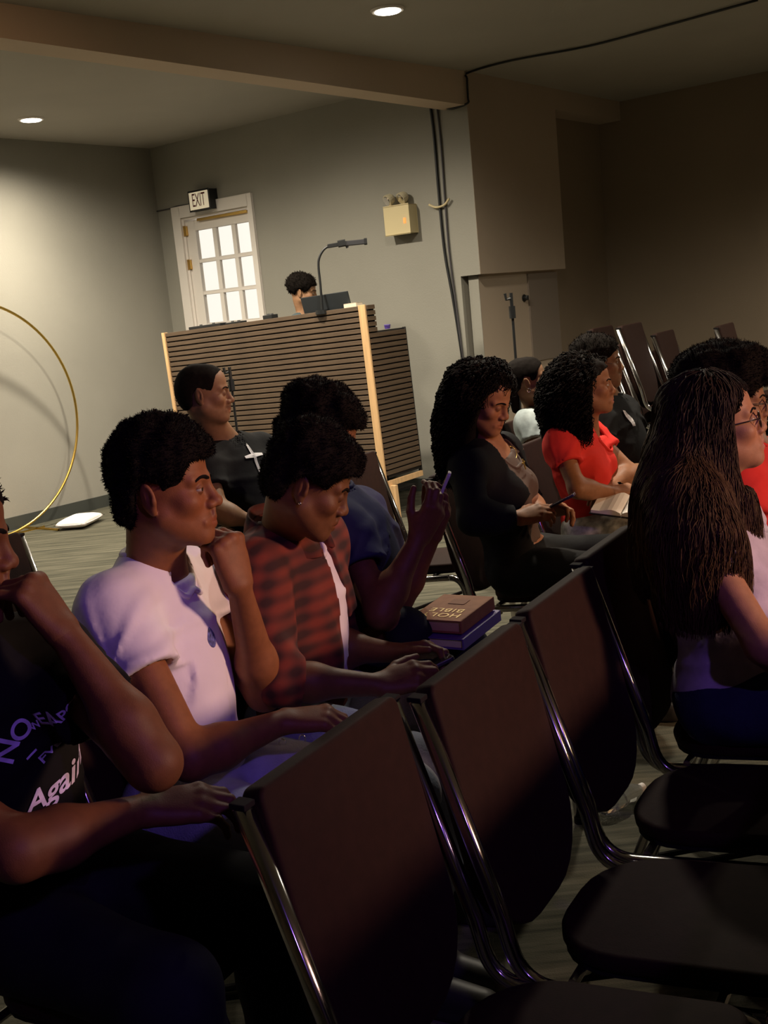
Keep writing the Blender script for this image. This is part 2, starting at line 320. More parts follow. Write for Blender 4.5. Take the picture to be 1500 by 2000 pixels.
dk('foot_block', -.012, .05, .004, .04, 0.001, .24, M_pine); dk('foot_block', -.9, -.86, DEP-.06, DEP, 0.001, .235, M_felt)
dk('side_panel', -LEN+.03, -LEN+.05, .03, .36, .16, HS, M_felt); dk('shelf', -LEN+.05, -.03, .03, .36, HS-.03, HS-.005, M_felt); dk('underside', -LEN+.05, -.06, .03, DEP, .16, .18, M_felt)
dk('end_cap', -.03, .0, DEP, DEP+.008, .27, HS, M_felt)
def ondesk(x, y, z): return MD @ Vector((x, y, z))
# laptop seen from behind, leaning on the desk top
yawd = math.atan2(dX[1], dX[0])
lt = thing('laptop', 'dark laptop lid seen from behind on the sound desk', 'laptop', tuple(ondesk(-.40, .115, HS-.004)), yawd)
lt.rotation_euler = (0, TILT, yawd); M_lap = mat('dark_laptop', (.022, .026, .03), .4)
bm = bmesh.new(); b_box(bm, (0, .12, .008), (.40, .23, .016), None, .004); obj('base', bm, M_lap, lt)
bm = bmesh.new(); b_box(bm, (0, 0, .155), (.43, .012, .31), Matrix.Rotation(math.radians(12), 4, 'X'), .004); lid = obj('lid', bm, M_lap, lt)
bm = bmesh.new(); b_box(bm, (-.03, .14, .018), (.32, .10, .004), None, .001); obj('keyboard', bm, M_black, lt)
dk('top_board', -LEN+.03, -.03, .014, .098, HT-.022, HT-.003, M_felt)
o = thing('paper_pad', 'small pale notepad at the corner of the sound desk', 'notepad', tuple(ondesk(-.155, .055, HT-.002)), yawd); o.rotation_euler = (0, TILT, yawd)
bm = bmesh.new(); b_box(bm, (0, 0, .012), (.11, .08, .024), None, .002); obj('pages', bm, mat('paper', (.78, .66, .5), .7), o)
bm = bmesh.new(); b_box(bm, (0, .001, .027), (.112, .08, .004), None, .001); obj('cover', bm, mat('card', (.6, .5, .38), .7), o)
for x, w, h, lab in ((-1.58, .34, .022, 'flat black mixer edge at the left end of the sound desk'), (-1.28, .16, .015, 'low black box on the sound desk below the glazed door'), (-.93, .09, .03, 'small black device midway along the sound desk top')):
    o = thing('audio_device', lab, 'audio device', tuple(ondesk(x, .055, HT-.002)), yawd); o.rotation_euler = (0, TILT, yawd)
    bm = bmesh.new(); b_box(bm, (0, 0, h/2), (w, .075, h), None, .004); obj('case', bm, M_black, o)
    bm = bmesh.new(); b_cyl(bm, (w*.2, .0, h+.003), .012, .010); b_cyl(bm, (-w*.2, .0, h+.003), .012, .012); obj('knob', bm, mat('grey_knob', (.08, .08, .08), .4), o)
o = thing('purple_cup', 'tiny purple cup on the lower side shelf of the sound desk', 'cup', tuple(ondesk(-.03, .27, HS)), 0)
bm = bmesh.new(); b_tube(bm, [(0, 0, 0), (0, 0, .025), (0, 0, .026)], [.019, .023, .019], 16); obj('body', bm, mat('purple_plastic', (.09, .05, .28), .4), o)
bm = bmesh.new(); b_tube(bm, [(0, 0, .024), (0, 0, .031)], [.025, .023], 16); obj('lid', bm, mat('purple_plastic', (0, 0, 0)), o)
# gooseneck lamp behind the desk
YL = 8.15
g = thing('gooseneck_lamp', 'black gooseneck lamp with a flat bar head over the sound desk', 'lamp', tuple(at(630, 612, YL)))
T = Matrix.Translation(-g.location)
bm = bmesh.new(); b_cyl(bm, (0, 0, .01), .05, .03); obj('clamp', bm, M_black, g)
bm = bmesh.new(); b_tube(bm, catmull([at(*p, YL) for p in ((630, 612), (626, 560), (622, 520), (624, 502), (632, 488), (641, 481))]), .009, 8); bm.transform(T); obj('gooseneck', bm, M_black, g, True)
bm = bmesh.new(); b_tube(bm, [at(640, 481, YL), at(664, 477, YL)], .014, 8, sq=True); b_tube(bm, [at(660, 477, YL), at(675, 474, YL)], .024, 8, sq=True); bm.transform(T); obj('joint', bm, M_black, g)
bm = bmesh.new(); b_tube(bm, [at(674, 476, YL), at(713, 472, YL)], .018, 8, sq=True); bm.transform(T); hd = obj('head_bar', bm, mat('grey_metal', (.09, .09, .1), .35, .6), g)
bm = bmesh.new(); b_tube(bm, [at(711, 472, YL), at(717, 471.5, YL)], .023, 8, sq=True); bm.transform(T); obj('end_cap', bm, M_black, hd)
bm = bmesh.new(); b_tube(bm, [at(676, 478, YL), at(679, 484, YL)], .010, 8); bm.transform(T); obj('knob', bm, M_black, hd)
# pillow
pl = W(5.50, -7.42); bm = bmesh.new(); N = 14
def pz(a, b): return max(0.0, (1-a**4)*(1-b**4))**.6
for sgn in (1, -1):
    g_ = [[bm.verts.new((.21*a*(1-.08*(1-b*b)), .135*b*(1-.08*(1-a*a)), .045+sgn*.042*pz(a, b))) for b in np.linspace(-1, 1, N)] for a in np.linspace(-1, 1, N)]
    for i in range(N-1):
        for j in range(N-1): bm.faces.new((g_[i][j], g_[i+1][j], g_[i+1][j+1], g_[i][j+1]))
bmesh.ops.remove_doubles(bm, verts=bm.verts[:], dist=1e-5)
pw = thing('pillow', 'white pillow lying on the carpet by the hoop base', 'pillow', tuple(pl), PI/2-AZ+.5)
obj('cushion', bm, mat('white_cotton', (.80, .74, .72), .8, bump=.2, bscale=14), pw, True)
bm = bmesh.new(); b_tube(bm, [(.21*math.copysign(abs(math.cos(a))**.5, math.cos(a)), .135*math.copysign(abs(math.sin(a))**.5, math.sin(a)), .045) for a in np.linspace(0, 2*PI, 49)], .004, 6, caps=False); obj('piping', bm, mat('white_cotton', (0, 0, 0)), pw, True)
cn = thing('candle_stub', 'small cream candle stub at the foot of the left wall', 'candle', tuple(W(6.22, -7.86)))
bm = bmesh.new(); b_tube(bm, [(0, 0, 0), (0, 0, .10), (0, 0, .12)], [.03, .024, .012], 12); obj('wax', bm, mat('cream_wax', (.75, .66, .45), .5), cn)
bm = bmesh.new(); b_tube(bm, [(0, 0, .11), (.003, 0, .15)], .004, 6); obj('wick', bm, M_black, cn)
# microphone stands
def mic_stand(name, x0, y0, x1, y1, Y, label, base):
    a, b_ = at(x0, y0, Y), at(x1, y1, Y); f = np.array([b_[0]*.5+a[0]*.5, Y, 0]); a = np.array([f[0], Y, a[2]])
    s = thing(name, label, 'stand', tuple(f)); h = a[2]
    bm = bmesh.new(); b_tube(bm, [(0, 0, .02), (0, 0, h*.62)], .013, 10); obj('lower_tube', bm, M_black, s)
    bm = bmesh.new(); b_tube(bm, [(0, 0, h*.58), (0, 0, h-.02)], .008, 10); obj('upper_tube', bm, M_black, s)
    bm = bmesh.new(); b_cyl(bm, (0, 0, h*.62), .022, .06); obj('clutch', bm, M_black, s)
    bm = bmesh.new(); b_cyl(bm, (0, 0, h-.11), .019, .07, seg=12); b_tube(bm, [(0, 0, h-.03), (-.03, -.005, h-.035), (-.035, -.005, h)], .009, 8); b_tube(bm, [(0, 0, h-.10), (0, 0, h)], .010, 8); obj('clip', bm, M_black, s)
    for k in range(3):
        bm = bmesh.new(); q = 2*PI*k/3+.4; b_tube(bm, [(0, 0, .10), (.27*math.cos(q), .27*math.sin(q), .012)], .009, 8); obj('leg', bm, M_black, s)
    return s
mic_stand('microphone_stand', 1000, 572, 1006, 715, 6.5, 'slim black microphone stand before the brown wall post', 0)
mic_stand('microphone_stand', 457, 716, 455, 850, 6.9, 'dark pole stand in front of the slatted sound desk', 0)
o = thing('wall_hook', 'small black knob on the brown wall post', 'hook', tuple(W(7.98, TB-.05, 1.47)))
bm = bmesh.new(); b_tube(bm, [(0, 0, 0), tuple(NN*.03), tuple(NN*.034+ZZ*.02)], [.02, .022, .012], 12); obj('knob', bm, M_black, o)
bm = bmesh.new(); b_tube(bm, [(0, 0, 0), tuple(NN*.008)], .03, 12); obj('plate', bm, M_black, o)

# ================================================================== chairs
M_vin = mat('maroon_vinyl', (.020, .0080, .0055), .72, noise=.12, nscale=45, bump=.06, bscale=300, spec=.12); M_chrome = mat('chrome', (.62, .60, .60), .16, 1.0); M_rub = mat('black_rubber', (.012, .010, .010), .8, spec=.1)
REC = math.radians(12.5); HB = .44
YAW = math.atan2(-.508, .862)
def make_chair(label):
    c = thing('stacking_chair', label, 'chair')
    X0, ZS = -.195, .372
    sd = math.radians(5.5)
    for sy in (-1, 1):
        y = sy*.208
        top = Vector((X0-.03-math.sin(REC)*.50, y, .853)); p = [top]
        d1 = Vector((math.sin(REC), 0, -math.cos(REC))); corner = Vector((X0+.012, y, ZS-.012)); d2 = Vector((math.cos(sd), 0, math.sin(sd)))
        p.append(corner-d1*.12)
        for k in range(9):
            q = k/8; a = corner-d1*.07; b_ = corner+d2*.07; p.append(a*(1-q)**2+corner*2*q*(1-q)+b_*q*q)
        fr = corner+d2*.40; p.append(fr)
        bm = bmesh.new(); b_tube(bm, p, .0115, 8, sq=True); obj('side_frame', bm, M_chrome, c, True)
        bm = bmesh.new(); b_box(bm, top+Vector((0, 0, .003)), (.027, .025, .009), None, .002); obj('end_cap', bm, M_rub, c)
        lp = []
        for k in range(9):
            q = k/8; a = fr; cc = fr+d2*.06; b_ = cc+Vector((.012, 0, -.07)); lp.append(a*(1-q)**2+cc*2*q*(1-q)+b_*q*q)
        lp.append(Vector((fr.x+.10, y, .01)))
        bm = bmesh.new(); b_tube(bm, lp, .0112, 8, sq=True); l = obj('leg', bm, M_chrome, c, True)
        bm = bmesh.new(); b_cyl(bm, (fr.x+.10, y, .0095), .016, .019, seg=12); obj('foot', bm, M_rub, l)
        rp = [corner+d2*.10+Vector((0, 0, -.010)), corner+d2*.045+Vector((0, 0, -.03)), corner+d2*.02+Vector((0, 0, -.08)), Vector((X0-.075, y, .01))]
        bm = bmesh.new(); b_tube(bm, catmull(rp, 5), .0112, 8, sq=True); l = obj('leg', bm, M_chrome, c, True)
        bm = bmesh.new(); b_cyl(bm, (X0-.075, y, .0095), .016, .019, seg=12); obj('foot', bm, M_rub, l)
    # backrest
    bm = bmesh.new(); M = Matrix.Translation((X0-.031, 0, .392)) @ Matrix.Rotation(-REC, 4, 'Y') @ Matrix(((0, 0, 1, 0), (1, 0, 0, 0), (0, 1, 0, 0), (0, 0, 0, 1)))
    b_prism(bm, rounded(-.195, .195, 0.0, .488, (.15, .15, .02, .02)), -.020, .020, M, .008)
    b = obj('backrest', bm, M_vin, c, True)
    bm = bmesh.new(); b_prism(bm, rounded(-.182, .182, .014, .472, (.145, .145, .018, .018)), -.026, -.0185, M, .002); obj('back_shell', bm, M_rub, b)
    # seat
    bm = bmesh.new(); M = Matrix.Translation((X0+.02, 0, .379)) @ Matrix.Rotation(-sd, 4, 'Y')
    b_prism(bm, rounded(.012, .435, -.176, .176, (.14, .05, .05, .14)), .0, .034, M, .012); s = obj('seat', bm, M_vin, c, True)
    bm = bmesh.new(); b_prism(bm, rounded(.02, .42, -.168, .168, (.12, .05, .05, .12)), -.008, .002, M); obj('seat_pan', bm, M_rub, s)
    for x in (.10, .34):
        bm = bmesh.new(); b_tube(bm, [(X0+x, -.20, .370+x*.09), (X0+x, .20, .370+x*.09)], .009, 8); obj('stretcher', bm, M_chrome, c)
    bm = bmesh.new(); b_tube(bm, [(X0-.06, -.20, .10), (X0+.45, -.20, .29)], .008, 8); b_tube(bm, [(X0-.06, .20, .10), (X0+.45, .20, .29)], .008, 8); obj('brace', bm, M_rub, c)
    return c
TOPL = Vector((-.195-.03-math.sin(REC)*.50, -.208, .87))
CH0 = []
def chair(label, px=None, xy=None, yaw=YAW, group='maroon stacking chairs', z=.87, dz=0.0):
    if px is not None: p = atz(px[0], px[1], z)
    else: p = np.array([xy[0], xy[1], z])
    if CH0: c = dup(CH0[0], label, group)
    else: c = make_chair(label); c['group'] = group; CH0.append(c)
    o = Vector(p) - Matrix.Rotation(yaw, 3, 'Z') @ TOPL
    c.location = (o.x, o.y, dz); c.rotation_euler = (0, 0, yaw); return c
chair('empty maroon chair nearest the camera, at bottom centre', (470, 1552))
chair('empty maroon chair second from the camera in the front row', (813, 1348))
chair('empty maroon chair third in the front row, beside the long-haired woman', (1010, 1198))
chair('maroon chair under the woman with long brown hair', (1125, 1093))
chair('maroon chair under the person with glasses and a large afro', xy=(.66, 2.86))
for k, w_ in enumerate(('nearest', 'second', 'third', 'fourth', 'farthest')):  # unseen row, added to shade the lower front-row chairs from the stage lamps
    chair('unseen maroon chair added in the next row beyond the right edge, %s to the camera' % w_, xy=(.50+.221*(k-.5), .96+.375*(k-.5)))
B0, BD = np.array([-.96, 1.80]), np.array([.221, .375])
for k, lab in enumerate(['maroon chair under the man in the black lettered shirt', 'maroon chair under the boy in the white shirt', 'maroon chair under the boy in the red plaid shirt', 'maroon chair under the person in the navy shirt']):
    q = B0+BD*k; chair(lab, xy=(q[0], q[1]))
chair('empty maroon chair standing behind the person in the navy shirt', xy=(-.235, 4.66))
chair('maroon chair under the curly-haired woman in the black jacket', (837, 930))
chair('maroon chair under the young woman in the red shirt', xy=(.56, 4.62))
chair('empty maroon chair back showing at the left edge', xy=(-1.47, 3.40))
chair('maroon chair under the man in the black cross shirt', xy=(-.95, 4.55))
chair('maroon chair under the girl in the pale shirt', xy=(.62, 5.55)); chair('maroon chair under the boy in black behind the red shirt', xy=(1.02, 5.30))
# stacks of chairs at the back of the hall
for si, (x, y, Y, n) in enumerate(((1150, 643, 6.9, 4), (1207, 637, 6.55, 4), (1275, 652, 6.9, 4), (1398, 637, 7.0, 4))):
    p = at(x, y, Y)
    for k in range(n):
        chair('%s chair of the %s stack by the dark end wall' % (['bottom', 'second from bottom', 'third from bottom', 'topmost'][k], ['leftmost', 'second from left', 'third from left', 'rightmost'][si]), xy=(p[0]+.02*(k-3), p[1]), dz=p[2]-.87-.105*(3-k) if p[2]-.87-.105*3 > 0 else .105*k, group='chairs stacked at the back of the hall')
# ================================================================== figures: distance fields meshed with surface nets
class Fr:
    """frame: origin and axes x right, y forward, z up"""
    def __init__(s, o, az, pitch=0.0, roll=0.0):
        a, p, r = map(math.radians, (az, pitch, roll))
        f = np.array([math.sin(a)*math.cos(p), math.cos(a)*math.cos(p), math.sin(p)]); x = np.array([math.cos(a), -math.sin(a), 0.0]); z = np.cross(x, f)
        s.x = x*math.cos(r)-z*math.sin(r); s.z = x*math.sin(r)+z*math.cos(r); s.y = f; s.o = np.array(o, float); s.R = np.stack([s.x, s.y, s.z], 1); s.k = 1.0
    def w(s, p): return s.o + s.R @ (np.array(p, float)*s.k)
    def l(s, P): return ((P-s.o) @ s.R)/s.k
def frame3(o, x, y, z):
    f = Fr(o, 0); f.x, f.y, f.z = x, y, z; f.R = np.stack([x, y, z], 1); return f
def cone(a, b, ra, rb, k=.02, op='u'):
    a, b = np.array(a, float), np.array(b, float); ba = b-a; L2 = max(ba @ ba, 1e-9)
    def f(P):
        pa = P-a; h = np.clip((pa @ ba)/L2, 0, 1); return np.sqrt(((pa-h[:, None]*ba)**2).sum(1)) - (ra+(rb-ra)*h)
    return (f, [(a, ra), (b, rb)], k, op)
def ell(c, r, R=None, k=.02, op='u', pw=2.0):
    c, r = np.array(c, float), np.array(r, float)
    def f(P):
        q = P-c
        if R is not None: q = q @ R
        if pw == 2.0:
            k0 = np.sqrt(((q/r)**2).sum(1)); k1 = np.sqrt(((q/(r*r))**2).sum(1)); return k0*(k0-1)/np.maximum(k1, 1e-9)
        k0 = (np.abs(q/r)**pw).sum(1)**(1/pw); return (k0-1)*r.min()
    return (f, [(c, r.max())], k, op)
def sdbox(c, h, R, rad, k=.01, op='u'):
    c, h = np.array(c, float), np.array(h, float)-rad
    def f(P):
        q = np.abs((P-c) @ R)-h; return np.sqrt((np.maximum(q, 0)**2).sum(1))+np.minimum(q.max(1), 0)-rad
    return (f, [(c, np.linalg.norm(h)+rad)], k, op)
def evalp(prims, P):
    D = np.full(len(P), 9.0)
    for f, _, k, op in prims:
        d = f(P)
        if op == 'u': h = np.maximum(k-np.abs(D-d), 0)/max(k, 1e-9); D = np.minimum(D, d)-h*h*k*.25
        else: h = np.maximum(k-np.abs(D+d), 0)/max(k, 1e-9); D = np.maximum(D, -d)+h*h*k*.25
    return D
def field(prims, fr, lo, hi, h):
    """evaluate on a grid in frame fr between local corners lo, hi"""
    lo = np.array(lo, float); n = np.ceil((np.array(hi)-lo)/h).astype(int)+1; D = np.full(n, .5, np.float32); ax = [lo[i]+h*np.arange(n[i]) for i in range(3)]
    for f, sph, k, op in prims:
        m = k+2.5*h; c = np.array([fr.R.T @ (q-fr.o) for q, _ in sph]); r = np.array([q for _, q in sph])[:, None]
        a = np.maximum(np.floor(((c-r-m).min(0)-lo)/h), 0).astype(int); b = np.minimum(np.ceil(((c+r+m).max(0)-lo)/h)+1, n).astype(int)
        if (b <= a).any(): continue
        g = np.stack(np.meshgrid(ax[0][a[0]:b[0]], ax[1][a[1]:b[1]], ax[2][a[2]:b[2]], indexing='ij'), -1).reshape(-1, 3)
        d = f(fr.o + g @ fr.R.T).reshape(b-a); S = D[a[0]:b[0], a[1]:b[1], a[2]:b[2]]
        if op == 'u': q = np.maximum(k-np.abs(S-d), 0)/max(k, 1e-9); D[a[0]:b[0], a[1]:b[1], a[2]:b[2]] = np.minimum(S, d)-q*q*k*.25
        else: q = np.maximum(k-np.abs(S+d), 0)/max(k, 1e-9); D[a[0]:b[0], a[1]:b[1], a[2]:b[2]] = np.maximum(S, -d)+q*q*k*.25
    return D, lo, ax
def surfnet(D, lo, h, fr):
    D = D.copy()
    for s in (0, -1): D[s] = np.maximum(D[s], h); D[:, s] = np.maximum(D[:, s], h); D[:, :, s] = np.maximum(D[:, :, s], h)
    S = D < 0; n = np.array(D.shape); cn = S[:-1, :-1, :-1].astype(np.int8)
    offs = [(i, j, k) for i in (0, 1) for j in (0, 1) for k in (0, 1)]
    cn = sum(S[i:n[0]-1+i, j:n[1]-1+j, k:n[2]-1+k].astype(np.int8) for i, j, k in offs)
    C = np.argwhere((cn > 0) & (cn < 8)); idx = np.full(n-1, -1, np.int64); idx[C[:, 0], C[:, 1], C[:, 2]] = np.arange(len(C))
    V = {o: D[C[:, 0]+o[0], C[:, 1]+o[1], C[:, 2]+o[2]] for o in offs}; acc = np.zeros((len(C), 3)); cnt = np.zeros(len(C))
    for a in offs:
        for ax in range(3):
            if a[ax]: continue
            b = list(a); b[ax] = 1; b = tuple(b); va, vb = V[a], V[b]; mk = (va < 0) != (vb < 0)
            t = np.where(mk, va/np.where(mk, va-vb, 1), 0); p = np.zeros((len(C), 3)); p[:] = a; p[:, ax] = t; acc[mk] += p[mk]; cnt += mk
    v = lo+h*(C+acc/cnt[:, None]); v = fr.o + v @ fr.R.T; F = []
    for ax in range(3):
        u, w = (ax+1) % 3, (ax+2) % 3; sl0 = [slice(None)]*3; sl1 = [slice(None)]*3; sl0[ax] = slice(0, -1); sl1[ax] = slice(1, None); A, B = S[tuple(sl0)], S[tuple(sl1)]
        E = np.argwhere(A != B); E = E[(E[:, u] > 0) & (E[:, w] > 0) & (E[:, u] < n[u]-1) & (E[:, w] < n[w]-1)]; fl = A[E[:, 0], E[:, 1], E[:, 2]]
        q = []
        for du, dw in ((-1, -1), (0, -1), (0, 0), (-1, 0)):
            c = E.copy(); c[:, u] += du; c[:, w] += dw; q.append(idx[c[:, 0], c[:, 1], c[:, 2]])
        q = np.stack(q, 1); q[~fl] = q[~fl][:, ::-1]; F.append(q)
    F = np.concatenate(F)
    return v, (F[:, ::-1] if np.linalg.det(fr.R) < 0 else F)
def relax(v, F, it=1, lam=.5):
    for _ in range(it):
        acc = np.zeros_like(v); c = np.zeros(len(v))
        for a, b in ((0, 1), (1, 2), (2, 3), (3, 0)):
            np.add.at(acc, F[:, a], v[F[:, b]]); np.add.at(acc, F[:, b], v[F[:, a]]); np.add.at(c, F[:, a], 1); np.add.at(c, F[:, b], 1)
        v = v*(1-lam)+lam*acc/np.maximum(c, 1)[:, None]
    return v
def compact(v, F):
    u, inv = np.unique(F.ravel(), return_inverse=True); return v[u], inv.reshape(F.shape), u
def mk(name, v, F, m, parent, col=None, smooth=True):
    me = bpy.data.meshes.new(name); me.vertices.add(len(v)); me.vertices.foreach_set('co', np.ascontiguousarray(v, np.float32).ravel()); q = F.shape[1]
    me.loops.add(F.size); me.loops.foreach_set('vertex_index', np.ascontiguousarray(F, np.int32).ravel()); me.polygons.add(len(F)); me.polygons.foreach_set('loop_start', np.arange(0, F.size, q, dtype=np.int32)); me.polygons.foreach_set('loop_total', np.full(len(F), q, np.int32)); me.update(calc_edges=True)
    if col is not None:
        a = me.color_attributes.new('tone', 'FLOAT_COLOR', 'POINT'); a.data.foreach_set('color', np.concatenate([col, np.ones((len(col), 1))], 1).astype(np.float32).ravel())
    return link(name, me, m, parent, smooth)
RNG = np.random.RandomState(7)
def fnoise(P, freq, seed=0):
    r = np.random.RandomState(seed); o = np.zeros(len(P))
    for i in range(7):
        d = r.normal(size=3); d /= np.linalg.norm(d); o += np.sin((P @ d)*freq*(.6+.22*i)+r.uniform(0, 6.28)+1.3*np.sin((P @ r.normal(size=3))*freq*.45))*(1-.09*i)
    return o/4.5
# ------------------------------------------------------------------ head
def head_prims(H, female=False, lid=.35, jaw=1.0, nose=1.0, lips=1.0):
    w = H.w; s = H.k; P = []; R = H.R
    def E(c, r, k=.02, op='u'): P.append(ell(w(c), np.array(r)*s, R, k*s, op))
    def C(a, b, ra, rb, k=.02, op='u'): P.append(cone(w(a), w(b), ra*s, rb*s, k*s, op))
    E((0, -.018, .034), (.073, .093, .081)); E((0, .030, .045), (.062, .055, .055), .03); E((0, .028, -.030), (.060, .060, .078), .03)
    for x in (-1, 1):
        C((x*.052*jaw, .006, -.052), (x*.016, .070, -.093), .016, .016, .035); E((x*.044, .056, -.022), (.022, .024, .020), .02)
        C((x*.047, .066, .021), (x*.012, .083, .020), .0085, .0095, .014); E((x*.031, .096, .002), (.019, .016, .0125), .016, 's')
    E((0, .076, -.094), (.020, .016, .016), .02)
    E((0, .070, -.060), (.030, .024, .026), .02)
    C((0, .083, .016), (0, .101*nose**.3, -.022), .0075, .0105, .014); E((0, .1035*nose**.3, -.0285), (.0125*nose, .0115, .0105), .010)
    for x in (-1, 1):
        E((x*.0135*nose, .094, -.0325), (.0095, .0115, .0085), .006); E((x*.0065, .1035, -.0405), (.0035, .006, .004), .003, 's')
        ec = (x*.031, .0735, .003)                                   # eyelids: a shell round the eyeball with the opening cut out
        def lidf(P_, c=w(ec), r=.0142*s, lid=lid):
            q = (P_-c) @ R/s; d = np.sqrt((q**2).sum(1))-.0142; up = q[:, 2]-(.0056*(1-2*lid)+.0*q[:, 0]); dn = -.0052-q[:, 2]+.18*np.abs(q[:, 0]); up = up+14*q[:, 0]**2
            slit = np.maximum(up, dn); return np.maximum(d, -slit-.0)*s if lid < .95 else d*s
        P.append((lidf, [(w(ec), .0142*s)], .002, 'u'))
        C((x*.024*lips, .0845, -.0645), (0, .0965, -.0600), .0040, .0055, .006); C((x*.022*lips, .0835, -.0685), (0, .0945, -.0722), .0045, .0065*lips, .007)
        C((x*.025, .087, -.0665), (0, .1015, -.0662), .0010, .0012, .003, 's')
        C((x*.0035, .0985, -.046), (x*.005, .099, -.054), .003, .003, .008)
        # ear
        er = Fr(w((x*.0735, -.012, -.006)), 0); q = math.radians(24)*x; ex_ = R @ np.array([math.cos(q), math.sin(q)*-1, 0]); ez_ = R @ np.array([.12*x, -.16, .98]); ez_ /= np.linalg.norm(ez_); ey_ = np.cross(ez_, ex_); ey_ /= np.linalg.norm(ey_); ex_ = np.cross(ey_, ez_); RE = np.stack([ex_, ey_, ez_], 1)
        c = w((x*.077, -.014, -.006)); P.append(ell(c, np.array([.0075, .0175, .031])*s, RE, .006*s)); P.append(ell(c+RE @ np.array([x*.008, .003, .004])*s, np.array([.006, .0105, .019])*s, RE, .004*s, 's')); P.append(ell(c+RE @ np.array([x*.003, -.002, .001])*s, np.array([.004, .0045, .017])*s, RE, .004*s))
        P.append(ell(c+RE @ np.array([x*.001, .004, -.026])*s, np.array([.005, .0075, .009])*s, RE, .006*s)); P.append(ell(c+RE @ np.array([x*.002, .012, -.006])*s, np.array([.0045, .004, .007])*s, RE, .004*s))
    return P
def head_color(L, base, female=False, stubble=0.0, lipc=None):
    x, y, z = np.abs(L[:, 0]), L[:, 1], L[:, 2]; c = np.tile(np.array(base), (len(L), 1))
    lip = np.exp(-((x/.022)**4)-(((z+.0665)/.0105)**4))*(y > .078); lc = np.array(lipc if lipc else (base[0]*.95, base[1]*.62, base[2]*.62))
    c = c*(1-.75*lip[:, None])+lc*.75*lip[:, None]
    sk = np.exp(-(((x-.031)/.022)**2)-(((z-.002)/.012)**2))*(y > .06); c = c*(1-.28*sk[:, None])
    warm = np.exp(-((x-.045)**2+(z+.03)**2)/.0006)*(y > .03); c[:, 0] *= 1+.10*warm
    if stubble: st = np.exp(-((x/.026)**4)-(((z+.052)/.006)**2))*(y > .08)+.5*np.exp(-((x/.02)**4)-(((z+.098)/.012)**2))*(y > .06); c = c*(1-stubble*np.clip(st, 0, 1)[:, None])
    return c
EYE_M = [mat('eye_white', (.36, .31, .27), .3), mat('dark_iris', (.035, .016, .008), .2), mat('pupil', (.004, .004, .004), .15)]
def eye(H, x, gaze, parent):
    f = np.array(gaze, float); f /= np.linalg.norm(f); c = H.w((x*.031, .0735, .003)); d = H.R @ f; a = np.cross(d, [0, 0, 1.0]); a /= np.linalg.norm(a); b = np.cross(d, a); th = [0, .16, .33, .45, .52, .75, 1.1, 1.6, 2.4, PI]; n = 14; V, Fs, ms = [], [], []
    r0 = .0126*H.k
    for t in th:
        for j in range(n): q = 2*PI*j/n; V.append(c+r0*(d*math.cos(t)+(a*math.cos(q)+b*math.sin(q))*math.sin(t)))
    for i in range(len(th)-1):
        for j in range(n): Fs.append((i*n+j, i*n+(j+1) % n, (i+1)*n+(j+1) % n, (i+1)*n+j)); ms.append(2 if i == 0 else 1 if i < 4 else 0)
    o = mk('eye', np.array(V), np.array(Fs), EYE_M, parent); o.data.polygons.foreach_set('material_index', ms); return o
def brow(H, prims, x, parent, m, thick=1.0, dz=0.0):
    pts = []
    for t in np.linspace(0, 1, 9):
        lx = x*(.012+.040*t); lz = .0215+dz+.0065*math.sin(t*PI*.75)-.006*t*t
        ys = np.linspace(.02, .115, 120); d = evalp(prims, np.array([H.w((lx, y_, lz)) for y_ in ys])); k = np.where(d < 0)[0]; y_ = ys[k[-1]] if len(k) else .08; pts.append(H.w((lx, y_+.0006, lz)))
    bm = bmesh.new(); P = [Vector(p) for p in pts]; up = Vector(H.z); fw = Vector(H.y); rows = []
    for i, p in enumerate(P):
        t = i/8; w_ = .0044*thick*(1-.55*t)*(.75 if i == 0 else 1); rows.append([bm.verts.new(p-up*w_-fw*.002), bm.verts.new(p-up*w_*.5+fw*.0022), bm.verts.new(p+up*w_*.5+fw*.0022), bm.verts.new(p+up*w_-fw*.002)])
    for i in range(8):
        for j in range(3): bm.faces.new((rows[i][j], rows[i+1][j], rows[i+1][j+1], rows[i][j+1]))
    return obj('eyebrow', bm, m, parent, True)
